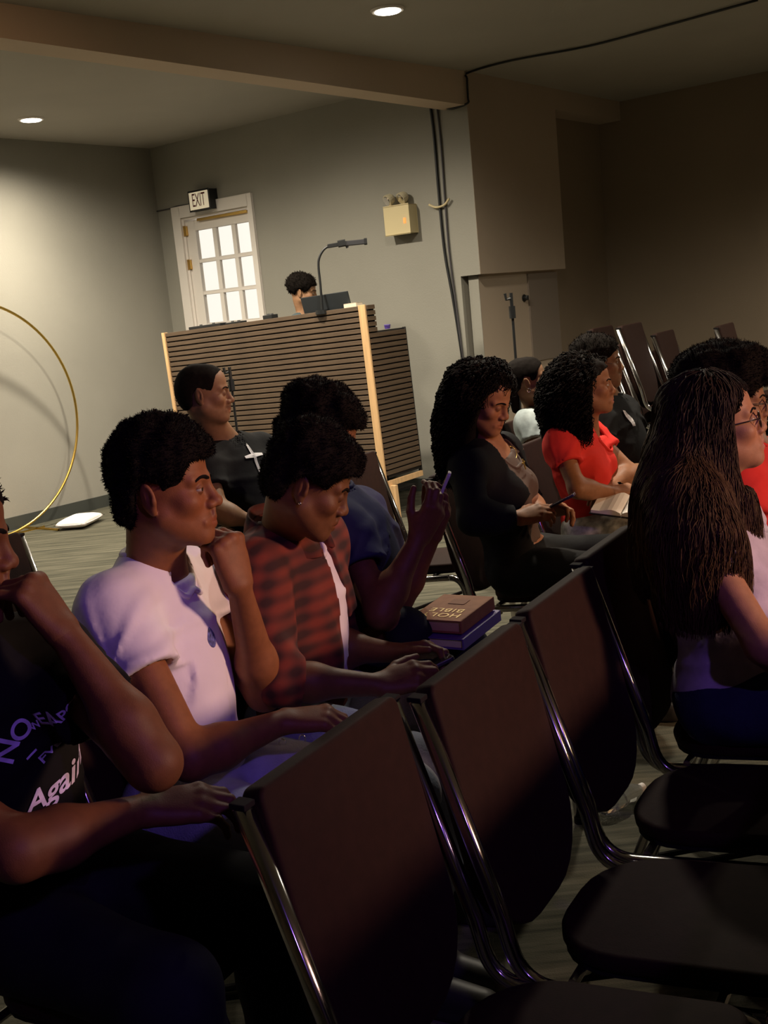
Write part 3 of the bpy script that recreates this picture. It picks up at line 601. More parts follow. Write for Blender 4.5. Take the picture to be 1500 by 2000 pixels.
# ------------------------------------------------------------------ hand
def hand_prims(wr, fwd, dorsal, right, curls, thumb=((.55, .70, -.45), (.75, .45, -.48), (.85, .2, -.5)), s=1.0, spread=.05, rs=1.0):
    f = np.array(fwd, float); f /= np.linalg.norm(f); d = np.array(dorsal, float); d -= f*(d @ f); d /= np.linalg.norm(d)
    t = np.cross(d, f) if right else np.cross(f, d)
    R = np.stack([f, t, d], 1); wr = np.array(wr, float); w = lambda p: wr+R @ (np.array(p, float)*s); P = []
    kn = [(.086, .026, .0), (.090, .007, .003), (.085, -.012, .001), (.077, -.029, -.004)]; LN = [(.043, .026, .021), (.047, .030, .022), (.043, .028, .022), (.034, .021, .019)]; rk = [.0098, .010, .0095, .0085]
    for i in range(4): P.append(cone(w((.004, kn[i][1]*.62, 0)), w(kn[i]), .0155*s, .0118*s, .014*s))
    P.append(ell(w((.045, 0, -.005)), np.array([.045, .034, .014])*s, R, .012*s)); P.append(cone(w((.012, .016, -.006)), w((.052, .030, -.010)), .015*s, .012*s, .012*s))
    for i in range(4):
        p = np.array(kn[i], float); ang = 0.0; yaw = spread*(1.5-i)
        for j in range(3):
            ang += curls[i][j]; q = np.array([math.cos(ang)*math.cos(yaw), math.cos(ang)*math.sin(yaw), -math.sin(ang)]); r0 = rk[i]*(1-.10*j)*rs; p2 = p+q*LN[i][j]; P.append(cone(w(p), w(p2), r0*s, r0*.90*s, .003 if j else .010)); p = p2
    p = np.array((.022, .026, -.008)); r0 = .0135
    for j, L in enumerate((.042, .034, .028)):
        q = np.array(thumb[j], float); q /= np.linalg.norm(q); p2 = p+q*L; P.append(cone(w(p), w(p2), r0*s, (r0-.0018)*s, .008 if j == 0 else .003)); p = p2; r0 -= .0018
    return P, frame3(wr, R[:, 0], R[:, 1], R[:, 2])
REL = [(.35, .5, .3)]*4; FIST = [(1.35, 1.5, .9)]*4
# ------------------------------------------------------------------ person
class Person:
    def __init__(s, name, label, H, skin, J, torso_az, scale=1.0, female=False, lid=.35, slim=1.0, hands={}, gaze=(0, 1, -.02), res=.007, hres=.0026, near=True, stubble=0.0, legs=True, lean=0.0, nose=1.0, lips=1.0, group=None, brows=True, lipc=None, jaw=1.0, browt=1.0, headcut=-.115, arms=('R', 'L'), arm_w=1.0):
        J = {k: np.array(v, float) for k, v in J.items()}; s.J, s.H, s.skin = J, H, skin
        base = J.get('pelvis', (J['hipR']+J['hipL'])/2); s.root = thing(name, label, 'person', (base[0], base[1], 0), 0, group); s.off = np.array([base[0], base[1], 0])
        HP = head_prims(H, female, lid, jaw, nose, lips); s.HP = HP; k = scale
        N = J['neck']; mid = (J['shR']+J['shL'])/2; pel = base; up = mid-pel; up /= np.linalg.norm(up); rt = J['shR']-J['shL']; rt -= up*(rt @ up); rt /= np.linalg.norm(rt); fw = np.cross(up, rt); TR_ = np.stack([rt, fw, up], 1); s.TR, s.up, s.rt, s.fw, s.mid = TR_, up, rt, fw, mid
        sw = np.linalg.norm(J['shR']-J['shL'])
        hrt = J['hipR']-J['hipL']; hrt /= np.linalg.norm(hrt); s.hrt = hrt
        def torso(inf=0.0, kk=.07):
            P = [ell(mid-up*.13*k+fw*.005, (sw*.43*slim+inf, .100*k*slim+inf, .185*k+inf), TR_, kk), ell(mid*.45+pel*.55+fw*.012, (.128*k*slim+inf, .092*k*slim+inf, .17*k+inf), TR_, kk), ell(pel+np.array([0, 0, .01]), (.165*k*slim+inf, .115*k*slim+inf, .115*k+inf), np.stack([hrt, np.cross([0, 0, 1.0], hrt), [0, 0, 1.0]], 1), kk)]
            for sd in ('R', 'L'):
                P.append(cone(N-up*.018*k+(J['sh'+sd]-N)*.15, J['sh'+sd]-up*.014, .047*k+inf, .043*k*slim+inf, .05)); P.append(cone(mid-up*.07*k+(J['sh'+sd]-mid)*.5-fw*.02, J['sh'+sd]-up*.035*k, .062*k+inf, .045*k+inf, .05))
            if female:
                for x in (-1, 1): P.append(ell(mid-up*.165*k+rt*x*.068*k+fw*.085*k, (.052*k+inf, .048*k+inf, .055*k+inf), TR_, .05))
            return P
        s.torso = torso
        def arm(sd, inf=0.0, upper=1.0, fore=True, kk=.03):
            a, b = J['sh'+sd], J['el'+sd]; P = [cone(a, a+(b-a)*upper, .0465*k*arm_w+inf, (.0485-.0105*upper)*k*arm_w+inf, kk)]
            if fore and 'wr'+sd in J:
                c = J['wr'+sd]; q = b+(c-b)*.3; P += [cone(b, q, .0375*k*arm_w+inf, .0405*k*arm_w+inf, kk), cone(q, c, .0405*k*arm_w+inf, .0245*k+inf, kk)]
            return P
        s.arm = arm
        def leg(sd, inf=0.0, upto=1.0):
            a, b = J['hip'+sd], J['kn'+sd]; c = J.get('an'+sd, b+np.array([0, 0, -.42])); q = b+(c-b)*.3
            return [cone(a, b, .083*k*slim+inf, .057*k+inf, .05), cone(b, q, .055*k+inf, .056*k+inf, .03), cone(q, c, .056*k+inf, .036*k+inf, .03)]
        s.leg = leg
        body = torso()
        for sd in arms: body += arm(sd)
        if legs: body += leg('R')+leg('L')
        body.append(cone(H.w((0, -.022, -.045)), N-up*.03*k, (.047 if female else .054)*k, (.050 if female else .060)*k, .03)); body.append(cone(H.w((0, .012, -.075)), N+fw*.025*k, .034*k, .034*k, .03))
        hp = {}; allh = []
        for sd, hd in hands.items():
            if 'wr'+sd in J: P, hf = hand_prims(J['wr'+sd], hd[0], hd[1], sd == 'R', hd[2], *(hd[3:4] if len(hd) > 3 else ()), s=k*(hd[4] if len(hd) > 4 else 1)); hp[sd] = (P, hf); allh += P
        s.hp = hp; full = body+HP+allh; s.full = full; s.body = body
        pts = np.concatenate([[q-r for q, r in pr[1]] for pr in full]+[[q+r for q, r in pr[1]] for pr in full]); lo, hi = pts.min(0)-.02, pts.max(0)+.02
        F0 = frame3(np.zeros(3), *np.eye(3))
        D, l0, _ = field(full, F0, lo, hi, res); v, F = surfnet(D, l0, res, F0); fc = v[F].mean(1); keep = np.ones(len(F), bool)
        hl = H.l(fc); inhead = (hl[:, 2] > headcut+.012) & (np.linalg.norm(hl, axis=1) < .22) & (np.abs(hl[:, 0]) < .12); keep &= ~inhead
        for sd, (P, hf) in hp.items(): q = (fc-hf.o) @ hf.R; keep &= ~((q[:, 0] > .006) & (np.linalg.norm(q, axis=1) < .26*k) & (evalp(P, fc) < .02))
        F = F[keep]; v = relax(v, F, 2, .4); v, F, _ = compact(v, F); col = np.tile(np.array(skin), (len(v), 1)); VS, FS, CS = [v], [F], [col]; nv = len(v)
        hb = [p for p in body if True]
        D, l0, _ = field(hb[-2:]+body[:-2]+HP, H, np.array([-.105, -.125, headcut])*H.k, np.array([.105, .135, .125])*H.k, hres); v, F = surfnet(D, l0, hres, H)
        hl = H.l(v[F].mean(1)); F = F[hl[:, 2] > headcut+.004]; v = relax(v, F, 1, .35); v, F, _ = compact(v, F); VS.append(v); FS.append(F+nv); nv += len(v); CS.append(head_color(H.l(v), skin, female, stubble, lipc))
        for sd, (P, hf) in hp.items():
            fa = arm(sd); D, l0, _ = field(fa+P, hf, (-.012, -.10*k, -.17*k), (.20*k, .12*k, .06*k), hres); v, F = surfnet(D, l0, hres, hf); q = (v[F].mean(1)-hf.o) @ hf.R; F = F[(q[:, 0] > -.006) & (evalp(P, v[F].mean(1)) < .022)]; v = relax(v, F, 1, .35); v, F, _ = compact(v, F); VS.append(v); FS.append(F+nv); nv += len(v)
            c = np.tile(np.array(skin), (len(v), 1)); CS.append(c)
        s.bodyobj = mk('body', np.concatenate(VS)-s.off, np.concatenate(FS), mat('skin', (.2, .1, .06), .55, attr='tone', noise=.10, nscale=55, bump=.07, bscale=420, spec=.3), s.root, np.concatenate(CS))
        HM = mat('black_hair', (.008, .006, .005), .85, noise=.3, nscale=90, spec=.06); s.HM = HM
        for x in (-1, 1):
            e = eye(H, x, gaze, s.root); e.location = tuple(-s.off)
            if brows: b = brow(H, HP, x, s.root, HM, browt); b.location = tuple(-s.off)
    def grid(s, name, prims, m, res=.007, post=None, fr=None, pad=.02, it=2, disp=None, parent=None, smooth=True):
        fr = fr or frame3(np.zeros(3), *np.eye(3)); c = np.concatenate([[fr.R.T @ (q-fr.o)-r for q, r in pr[1]] for pr in prims if pr[3] == 'u']+[[fr.R.T @ (q-fr.o)+r for q, r in pr[1]] for pr in prims if pr[3] == 'u']); lo, hi = c.min(0)-pad, c.max(0)+pad
        D, l0, ax = field(prims, fr, lo, hi, res)
        if post:
            g = np.stack(np.meshgrid(*ax, indexing='ij'), -1).reshape(-1, 3); D = post(D.reshape(-1), fr.o+g @ fr.R.T).reshape(D.shape)
        v, F = surfnet(D, l0, res, fr); v = relax(v, F, it, .4); v, F, _ = compact(v, F)
        o = mk(name, v-s.off, F, m, parent or s.root, None, smooth); return o, v, F
    # garments ------------------------------------------------------
    def tee(s, m, sleeve=.62, inf=.014, loose=.022, hem=None, neck=(.075, .06), name='t_shirt', wr=.006, seed=1, res=.0065, long=False, vneck=0.0, neckoff=(0, 0, 0), sleeves=('R', 'L'), fold=9.0, hemz=None, neckd=.055, fold_amp=.011, rib=.0065):
        J = s.J; P = s.torso(inf); TPR = s.torso(inf, .05)
        for sd in sleeves:
            if long: P += s.arm(sd, inf*.9)
            else:
                a, b = J['sh'+sd], J['el'+sd]; e = a+(b-a)*sleeve; P.append(cone(a-s.up*.006, a+(b-a)*(sleeve+.15), .043+inf, .046+loose, .05))
        N = J['neck']; up, fw, rt = s.up, s.fw, s.rt
        def post(D, X):
            D = D + wr*fnoise(X, 16, seed) + wr*.5*np.maximum(0, np.sin(((X-s.mid) @ up)*45+2.2*fnoise(X, fold, seed+3)*3.0))*np.clip(((s.mid-X) @ up)/.35, 0, 1)
            nb = np.abs(D) < .04; Xb = X[nb]; fo = np.zeros(len(Xb)); wob = fnoise(Xb, 9, seed+7)
            for sd in ('R', 'L'):
                A = J['sh'+sd]-up*.10+fw*.02; q = Xb-A; a_, b_ = q @ fw, q @ up; r_ = np.linalg.norm(q, axis=1); th = np.arctan2(b_, a_); fo += np.maximum(0, np.sin(th*7+wob*2.0+r_*9))**2*np.exp(-r_/.17)*np.clip(r_/.05, 0, 1)
                e_ = J['sh'+sd]+(J['el'+sd]-J['sh'+sd])*.25-Xb; fo += .5*np.maximum(0, np.sin((Xb @ (J['el'+sd]-J['sh'+sd]))*150+wob*3))**2*np.exp(-(e_**2).sum(1)/.012)
            dn = (s.mid-Xb) @ up; fo += .8*np.maximum(0, np.sin(dn*58+wob*2.6+(Xb @ fw)*14))**2*np.clip((dn-.20)/.2, 0, 1); D[nb] -= fold_amp*fo*np.clip((np.linalg.norm(Xb-N, axis=1)-.09)/.08, 0, 1)
            q = X-(N+np.array(neckoff)); a = q @ rt; b = q @ fw; c = q @ up                    # neck opening: an elliptic cylinder leaning forward
            bb = b-.012+c*.35; e = np.sqrt((a/neck[0])**2+(bb/neck[1])**2); hole = (e-1)*min(neck)
            if vneck: hole = np.minimum(hole, np.maximum(np.abs(a)-(vneck+c)*.45, -(b-.0)))
            D = np.maximum(D, -np.maximum(hole, -(c+neckd)))
            if not long:
                for sd in sleeves:
                    A, B = J['sh'+sd], J['el'+sd]; d = (B-A)/np.linalg.norm(B-A); L = np.linalg.norm(B-A)*sleeve; t = (X-A) @ d; rad = np.linalg.norm((X-A)-t[:, None]*d, axis=1); near = (rad < .13) & (t > L-.08) & (D < .05)
                    if near.any():
                        Xn = X[near]; Td = evalp(TPR, Xn); sl = np.maximum(D[near], t[near]-L); cav = np.maximum(np.maximum(rad[near]-(.020+loose), L-.045-t[near]), t[near]-L-.02); sl = np.maximum(sl, -cav); D[near] = np.minimum(sl, np.maximum(Td, D[near]))
            else:
                for sd in sleeves:
                    B, Cc = J['el'+sd], J['wr'+sd]; d = (Cc-B)/np.linalg.norm(Cc-B); L = np.linalg.norm(Cc-B); t = (X-B) @ d; rad = np.linalg.norm((X-B)-t[:, None]*d, axis=1); D = np.where(rad < .09, np.maximum(D, t-L*.97), D)
            if hemz is not None: D = np.maximum(D, hemz-X[:, 2])
            if hem is not None: D = np.maximum(D, -((X-s.mid) @ up)-hem)
            return D
        o, v, F = s.grid(name, P, m, res, post); s.shirt = (v, F)
        if rib:
            s.rib(v, F, m, neck, N+np.array(neckoff), o)
        return o
    def rib(s, v, F, m, neck, N, parent):
        from mathutils.bvhtree import BVHTree
        T = BVHTree.FromPolygons([tuple(q) for q in v], [tuple(int(i) for i in q) for q in F]); pts = []
        for t in np.linspace(0, 2*PI, 37)[:-1]:
            c = 0.0; a = neck[0]*1.05*math.sin(t); hit = None
            for _ in range(4):
                b = .012-c*.35+neck[1]*1.05*math.cos(t); o_ = N+s.rt*a+s.fw*b+s.up*.09; h = T.ray_cast(Vector(o_), Vector(-s.up), .24)
                if h[0] is None: break
                hit = np.array(h[0]); c = (hit-N) @ s.up
            if hit is not None: pts.append(hit+s.up*.001)
        if len(pts) < 20: return
        pts = np.array(pts)
        for _ in range(7): pts = .5*pts+.25*(np.roll(pts, 1, 0)+np.roll(pts, -1, 0))
        bm = bmesh.new(); pl = [Vector(q-s.off) for q in pts]; b_tube(bm, pl+[pl[0]], .0072, 8, caps=False); bmesh.ops.remove_doubles(bm, verts=bm.verts[:], dist=1e-5); obj('collar_rib', bm, m, parent, True)
    def trousers(s, m, inf=.016, name='trousers', res=.009, seed=4, wr=.008, top=.10, hemk=.93):
        J = s.J; P = s.torso(inf)[2:3]+s.leg('R', inf)+s.leg('L', inf); pel = (J['hipR']+J['hipL'])/2
        def post(D, X):
            D = D+wr*fnoise(X, 15, seed)+wr*.5*np.sin((X @ s.hrt)*8+fnoise(X, 12, seed+1)*5); D = np.where(np.linalg.norm(X-pel, axis=1) < .27, np.maximum(D, X[:, 2]-pel[2]-top), D)
            return np.maximum(D, .07-X[:, 2])
        o, v, F = s.grid(name, P, m, res, post); s.pants = (v, F); return o
    def shoes(s, m, az=120):
        for sd in ('R', 'L'):
            J = s.J; a = J.get('an'+sd, J['kn'+sd]+np.array([0, 0, -.42])); q = math.radians(az); f = np.array([math.sin(q), math.cos(q), 0]); g = np.array([a[0], a[1], 0])
            P = [cone(g-f*.04+[0, 0, .045], g+f*.15+[0, 0, .035], .042, .036, .03), cone(g+[0, 0, .05], g+[0, 0, .10], .042, .045, .03), ell(g+f*.06+[0, 0, .012], (.045, .13, .02), np.stack([np.cross(f, [0, 0, 1.0]), f, [0, 0, 1.0]], 1), .01)]
            s.grid('shoe', P, m, .008, lambda D, X: np.maximum(D, .002-X[:, 2]))
    # hair -----------------------------------------------------------
    def hair(s, blobs, poly, m=None, res=.005, bump=.006, freq=90, tufts=0, tlen=.012, tw=.0028, name='hair', seed=2, keepface=True, xw=.2, curl=1.0, smoothk=.03, poly_k=.006, gap=.003):
        """blobs: list of (centre, radii) in head space, poly: outline (y,z) the hair may fill, seen from the side"""
        H = s.H; m = m or s.HM; P = []
        for b in blobs:
            if len(b) == 2: P.append(ell(H.w(b[0]), np.array(b[1])*H.k, H.R, smoothk))
            else: P.append(cone(H.w(b[0]), H.w(b[1]), b[2]*H.k, b[3]*H.k, smoothk))
        pg = np.array(poly) if poly is not None else None
        def post(D, X):
            D = D+bump*fnoise(X, freq, seed)+bump*.7*fnoise(X, freq*2.1, seed+5)
            L = H.l(X)
            if pg is not None:
                y, z = L[:, 1], L[:, 2]; d = np.full(len(L), 9.0); ins = np.zeros(len(L), bool)
                for i in range(len(pg)):
                    a, b = pg[i], pg[(i+1) % len(pg)]; e = b-a; w_ = np.stack([y, z], 1)-a; t = np.clip((w_ @ e)/(e @ e), 0, 1); d = np.minimum(d, np.linalg.norm(w_-t[:, None]*e, axis=1)); cnd = (a[1] <= z) != (b[1] <= z); ins ^= cnd & (y < (b[0]-a[0])*(z-a[1])/np.where(e[1] == 0, 1e-9, e[1])+a[0])
                sd = np.where(ins, -d, d)*H.k; D = np.maximum(D, sd+.004*fnoise(X, 160, seed+2))
            if keepface: near = D < .02; q = evalp(s.HP[:3], X[near]); D[near] = np.maximum(D[near], -(q+.012))
            return D
        o, v, F = s.grid(name, P, m, res, post, H, it=1)
        if tufts:
            r = np.random.RandomState(seed); fi = r.randint(0, len(F), tufts); A, B, Cc = v[F[fi, 0]], v[F[fi, 1]], v[F[fi, 2]]; nrm = np.cross(B-A, Cc-A); nrm /= np.maximum(np.linalg.norm(nrm, axis=1), 1e-9)[:, None]; c = (A+Cc)/2; L = H.l(c)
            ev = evalp(s.HP[:3], c+nrm*.004); ok = ev > .006
            c, nrm = c[ok], nrm[ok]; n = len(c); r1 = r.normal(size=(n, 3))*.75; d1 = nrm*.75+r1; d1 /= np.linalg.norm(d1, axis=1)[:, None]; d2 = d1+r.normal(size=(n, 3))*1.0*curl; d2 /= np.linalg.norm(d2, axis=1)[:, None]; sd = np.cross(d1, r.normal(size=(n, 3))); sd /= np.linalg.norm(sd, axis=1)[:, None]; ln = tlen*r.uniform(.5, 1.2, n)[:, None]
            p0 = c-nrm*.004; p1 = c+d1*ln*.6; p2 = p1+d2*ln*.6; V = np.stack([p0-sd*tw/2, p0+sd*tw/2, p1-sd*tw/2, p1+sd*tw/2, p2], 1).reshape(-1, 3); k = np.arange(n)[:, None]*5
            Fq = np.concatenate([k+np.array([[0, 1, 3, 2]]), k+np.array([[2, 3, 4, 4]])]); me_v = V-s.off
            bm_v = np.concatenate([me_v]); T = np.concatenate([k+np.array([[0, 1, 3]]), k+np.array([[0, 3, 2]]), k+np.array([[2, 3, 4]])]); t = mk('hair_tufts', bm_v, T, m, o, None, False); t['kind'] = 'stuff'
        return o, v, F
    def flow(s, v, F, n, steps, step, seed=1, zmin=-9, curl=0.0, per=.03, off=.003, spread=.5, sel=None, tail=6, rmin=.5, facestop=True, wild=.12):
        """locks that run down over the surface of a hair volume and then hang free"""
        from mathutils.bvhtree import BVHTree
        T = BVHTree.FromPolygons([tuple(q) for q in v], [tuple(int(i) for i in q) for q in F]); rr = np.random.RandomState(seed); c = v[F].mean(1); L = s.H.l(c); ok = np.where(L[:, 2] > zmin)[0] if sel is None else np.where(sel(L))[0]; out = []; top = s.H.w((0, -.01, .05))
        for i in rr.choice(ok, n):
            q = Vector(c[i]); pts = []; ph = rr.uniform(0, 6.28); fr_ = 0; am = curl*rr.uniform(.5, 1.3); m_ = int(steps*rr.uniform(rmin, 1)); pr = per*rr.uniform(.8, 1.3)
            for k in range(m_):
                l, nn, _, dist = T.find_nearest(q)
                if l is None: break
                od = Vector(l)-Vector(top); od.z = 0; od.normalize(); g = Vector((0, 0, -1))+od*spread*max(nn.z, 0)+Vector(rr.normal(size=3)*wild); d = g-nn*g.dot(nn)
                if nn.z < -.45 or d.length < .25:
                    fr_ += 1; d = Vector((0, 0, -1))+od*.1
                    if fr_ > tail: break
                    p = q
                else: p = l+nn*off
                hl_ = s.H.l(np.array(p)[None])[0]
                if facestop and hl_[1] > .058 and hl_[2] < .066: break
                d.normalize(); a = k*step/pr*2*PI+ph; sd = d.cross(nn).normalized() if d.cross(nn).length > 1e-4 else Vector((1, 0, 0)); pts.append(np.array(p+nn*(am*(1+math.cos(a))*.7)+sd*(am*math.sin(a)))); q = p+d*step
            if len(pts) > 4: out.append(np.array(pts))
        return out
    def strands(s, lines, r, m, parent, name='strands', seg=3):
        V, Fs = [], []; nb = 0
        for pl, rr in zip(lines, r if hasattr(r, '__len__') else [r]*len(lines)):
            pl = np.array(pl); n = len(pl); t = np.gradient(pl, axis=0); t /= np.maximum(np.linalg.norm(t, axis=1), 1e-9)[:, None]; a = np.cross(t, [.3, .2, .93]); a /= np.maximum(np.linalg.norm(a, axis=1), 1e-9)[:, None]; b = np.cross(t, a); tp = np.linspace(1, .35, n)[:, None]*rr
            for j in range(seg): q = 2*PI*j/seg; V.append(pl+(a*math.cos(q)+b*math.sin(q))*tp)
            ix = np.arange(seg*n).reshape(seg, n)+nb; nb += seg*n
            for j in range(seg): k = (j+1) % seg; Fs.append(np.stack([ix[j, :-1], ix[k, :-1], ix[k, 1:], ix[j, 1:]], 1))
        o = mk(name, np.concatenate(V)-s.off, np.concatenate(Fs), m, parent, None, True); o['kind'] = 'stuff'; return o
    def put(s, name, bm, m, smooth=False, parent=None):
        bm.transform(Matrix.Translation(tuple(-s.off))); return obj(name, bm, m, parent or s.root, smooth)
    def decal(s, me, o, ex, ey, n, v, F, m, name, lift=.0025, reach=.12, cuts=.012):
        """project flat lettering onto a garment along -n"""
        o, ex, ey, n = (np.array(q, float) for q in (o, ex, ey, n)); bm = bmesh.new(); bm.from_mesh(me)
        xs = [q.co.x for q in bm.verts]; ys = [q.co.y for q in bm.verts]
        for x in np.arange(min(xs), max(xs), cuts): bmesh.ops.bisect_plane(bm, geom=bm.verts[:]+bm.edges[:]+bm.faces[:], plane_co=(x, 0, 0), plane_no=(1, 0, 0))
        for y in np.arange(min(ys), max(ys), cuts): bmesh.ops.bisect_plane(bm, geom=bm.verts[:]+bm.edges[:]+bm.faces[:], plane_co=(0, y, 0), plane_no=(0, 1, 0))
        from mathutils.bvhtree import BVHTree
        T = BVHTree.FromPolygons([tuple(q) for q in v], [tuple(int(i) for i in q) for q in F])
        for q in bm.verts:
            p = o+ex*q.co.x+ey*q.co.y+n*reach; h = T.ray_cast(Vector(p), Vector(-n), reach*2.2); q.co = (h[0]+Vector(n)*lift) if h[0] else Vector(p-n*reach)
        bm.transform(Matrix.Translation(tuple(-s.off))); return obj(name, bm, m, s.root)
def head_at(px, py, Y, loc, az, pitch, roll=0.0, k=1.0):
    """head frame whose local point loc is seen at pixel px, py, Y metres away"""
    H = Fr((0, 0, 0), az, pitch, roll); H.k = k; H.o = at(px, py, Y)-H.R @ (np.array(loc)*k); return H
REYE, LEYE, NOSE, CHIN, EARR, CROWN = (.031, .085, .003), (-.031, .085, .003), (0, .114, -.029), (0, .085, -.108), (.08, -.012, -.006), (0, -.018, .115)
def look(J, H=None):
    pass
# ================================================================== the people
FD = np.array([.862, -.508, 0]); LD = np.array([.508, .862, 0])
def seat_joints(hx, hy, hz=.50, spread=.10, knee=.43, kz=.0, kl=None, kr=None, kd=0.0):
    h = np.array([hx, hy, hz]); J = {'hipR': h-LD*.09, 'hipL': h+LD*.09}
    J['knR'] = np.array(kr) if kr is not None else h-LD*(.09+spread*.5)+FD*knee+[0, 0, kz]; J['knL'] = np.array(kl) if kl is not None else h+LD*(.09+spread*.5)+FD*knee+[0, 0, kz]
    for s in 'RL':
        k = J['kn'+s]; J['an'+s] = np.array([k[0], k[1], .085])-FD*kd
    return J
M_denim = mat('light_denim', (.34, .39, .52), .85, spec=.2, noise=.22, nscale=12, bump=.25, bscale=240); M_navyj = mat('navy_denim', (.022, .028, .06), .85, spec=.12, noise=.2, nscale=14, bump=.2, bscale=240); M_darkj = mat('dark_trousers', (.014, .015, .019), .85, spec=.12, noise=.2, nscale=14)
M_whitet = mat('white_cotton_tee', (.82, .78, .86), .85, noise=.05, nscale=8, bump=.18, bscale=24); M_blackt = mat('black_cotton', (.010, .010, .0105), .85, spec=.12, noise=.15, nscale=10, bump=.15, bscale=30); M_navyt = mat('navy_cotton', (.030, .034, .085), .85, spec=.12, noise=.12, nscale=10, bump=.15, bscale=30)
M_redt = mat('red_cotton', (.62, .035, .028), .8, spec=.12, noise=.08, nscale=10, bump=.15, bscale=30); M_shoe = mat('dark_shoe', (.02, .018, .017), .5)
M_lilac = mat('print_violet', (.72, .64, .92), .7, noise=.25, nscale=40); M_whitep = mat('print_white', (.82, .80, .80), .7)
AFRO_POLY = [(.105, .055), (.088, .056), (.066, .052), (.048, .024), (.032, -.004), (.014, -.010), (.008, .020), (-.02, .028), (-.040, .0), (-.044, -.045), (-.064, -.082), (-.25, -.09), (-.25, .30), (.25, .30), (.25, .075)]

P1_POLY = [(.105, .066), (.092, .064), (.070, .060), (.050, .030), (.036, -.002), (.018, -.012)] + AFRO_POLY[6:]
# --- boy in the white shirt
H = head_at(396, 954, 2.15, REYE, 91, -3, 0, 1.0)
J = seat_joints(-.46, 2.28); shR = at(226, 1172, 2.12)
L1 = np.array([.20, .98, 0]); shR = at(218, 1180, 2.12); J.update(shR=shR, shL=shR+L1*.35+[0, 0, -.02], neck=at(297, 1092, 2.27), elR=at(372, 1482, 1.98), wrR=at(556, 1408, 2.13), elL=at(516, 1352, 2.36), wrL=at(466, 1142, 2.20))
p = Person('person', 'boy in a white T-shirt resting his chin on his hand', H, (.245, .094, .036), J, 120, hands={'R': ((.95, .1, -.02), (.1, -.15, 1), [(.6, .9, .5)]*4), 'L': ((-.12, .02, 1), (.72, -.66, .20), [(1.25, 1.25, .35), (1.3, 1.3, .35), (1.3, 1.4, .4), (1.25, 1.5, .5)], ((.6, .5, -.6), (.7, .1, -.7), (.75, -.1, -.65)), 1.06)}, lid=.30, res=.0065, hres=.0021, gaze=(.12, 1, .0), browt=1.25, stubble=.22, lips=1.18, nose=1.08)
P1 = p
p.tee(M_whitet, sleeve=.46, inf=.016, loose=.030, hem=.47, neck=(.068, .058), seed=3, neckd=.05)
bm = bmesh.new(); N = J['neck']; ring = []
for a in np.linspace(0, 2*PI, 41)[:-1]:
    x, y = .080*math.sin(a), .068*math.cos(a); q = N+p.rt*x+p.fw*(y+.020)+p.up*(-.004-.40*y-.20*abs(x)**1.3); ring.append(q)
p.trousers(M_denim)
p.shoes(M_shoe)
p.hair([((0, -.010, .062), (.094, .098, .091)), ((0, .035, .078), (.080, .064, .056)), ((0, -.046, .0), (.082, .058, .082))], P1_POLY, tufts=20000, tlen=.0075, tw=.0013, bump=.009, freq=75)
me = text_mesh('*', .05); vS, fS = p.shirt
# round blue print on the left chest
bm = bmesh.new(); bmesh.ops.create_circle(bm, cap_ends=True, radius=.022, segments=20)
for q in bm.verts: q.co.x *= .85*(1-.5*max(0, q.co.y)/.022)
me = bpy.data.meshes.new('crest'); bm.to_mesh(me); bm.free()
p.decal(me, at(436, 1247, 2.2), p.rt*-1, p.up, p.fw*.8+p.rt*.6, vS, fS, mat('crest_blue', (.10, .11, .33), .7, noise=.8, nscale=150), 'chest_crest', lift=.0012)
from mathutils.bvhtree import BVHTree
TP_ = BVHTree.FromPolygons([tuple(q) for q in p.pants[0]], [tuple(int(i) for i in q) for q in p.pants[1]])
for x_, y_ in ((552, 1455), (590, 1447)):      # metal clasps on the jeans
    h_ = TP_.ray_cast(Vector((0, 0, EYE)), Vector(at(x_, y_, 1.0)-np.array([0, 0, EYE])).normalized())
    if h_[0]:
        bm = bmesh.new(); c_ = h_[0]+h_[1]*.004; b_tube(bm, [c_+Vector((.007*math.cos(a), 0, .010*math.sin(a))) for a in np.linspace(0, 2*PI, 17)], .0016, 6, caps=False); b_tube(bm, [c_+Vector((0, 0, -.01)), c_+Vector((0, 0, -.026))], .003, 6); p.put('clasp', bm, mat('silver', (.9, .88, .85), .15, 1.0), True)
# --- man in the black lettered shirt, left edge
H = head_at(35, 1100, 1.74, NOSE, 80, -12, 0, 1.02)
J = seat_joints(-.70, 1.88); shL = at(88, 1275, 1.82); shR = shL-np.array([.80, .60, -.03])*.36
J.update(shL=shL, shR=shR, neck=(shL+shR)/2+[-.02, .03, .07], elL=at(300, 1490, 1.60), wrL=at(122, 1232, 1.66), elR=at(36, 1662, 1.46), wrR=at(285, 1580, 1.63))
p = Person('person', 'man in a black lettered T-shirt at the left edge, fist at his mouth', H, (.155, .060, .024), J, 120, hands={'L': ((-.45, .05, .85), (.85, -.30, .45), [(1.3, 1.2, .4), (1.25, 1.1, .4), (1.2, .9, .4), (.9, .5, .3)], ((.6, .6, -.5), (.8, .3, -.5), (.9, .1, -.4))), 'R': ((.9, .25, -.05), (.1, -.3, 1), [(.4, .6, .4)]*4)}, lid=.4, res=.007, hres=.0024, browt=1.2, arm_w=1.03)
P0 = p
p.tee(M_blackt, sleeve=.50, inf=.018, loose=.030, hem=.46, seed=8)
p.trousers(M_darkj, inf=.022); p.shoes(M_shoe)
p.hair([((0, -.02, .05), (.092, .108, .085))], AFRO_POLY, tufts=3000)
vS, fS = p.shirt
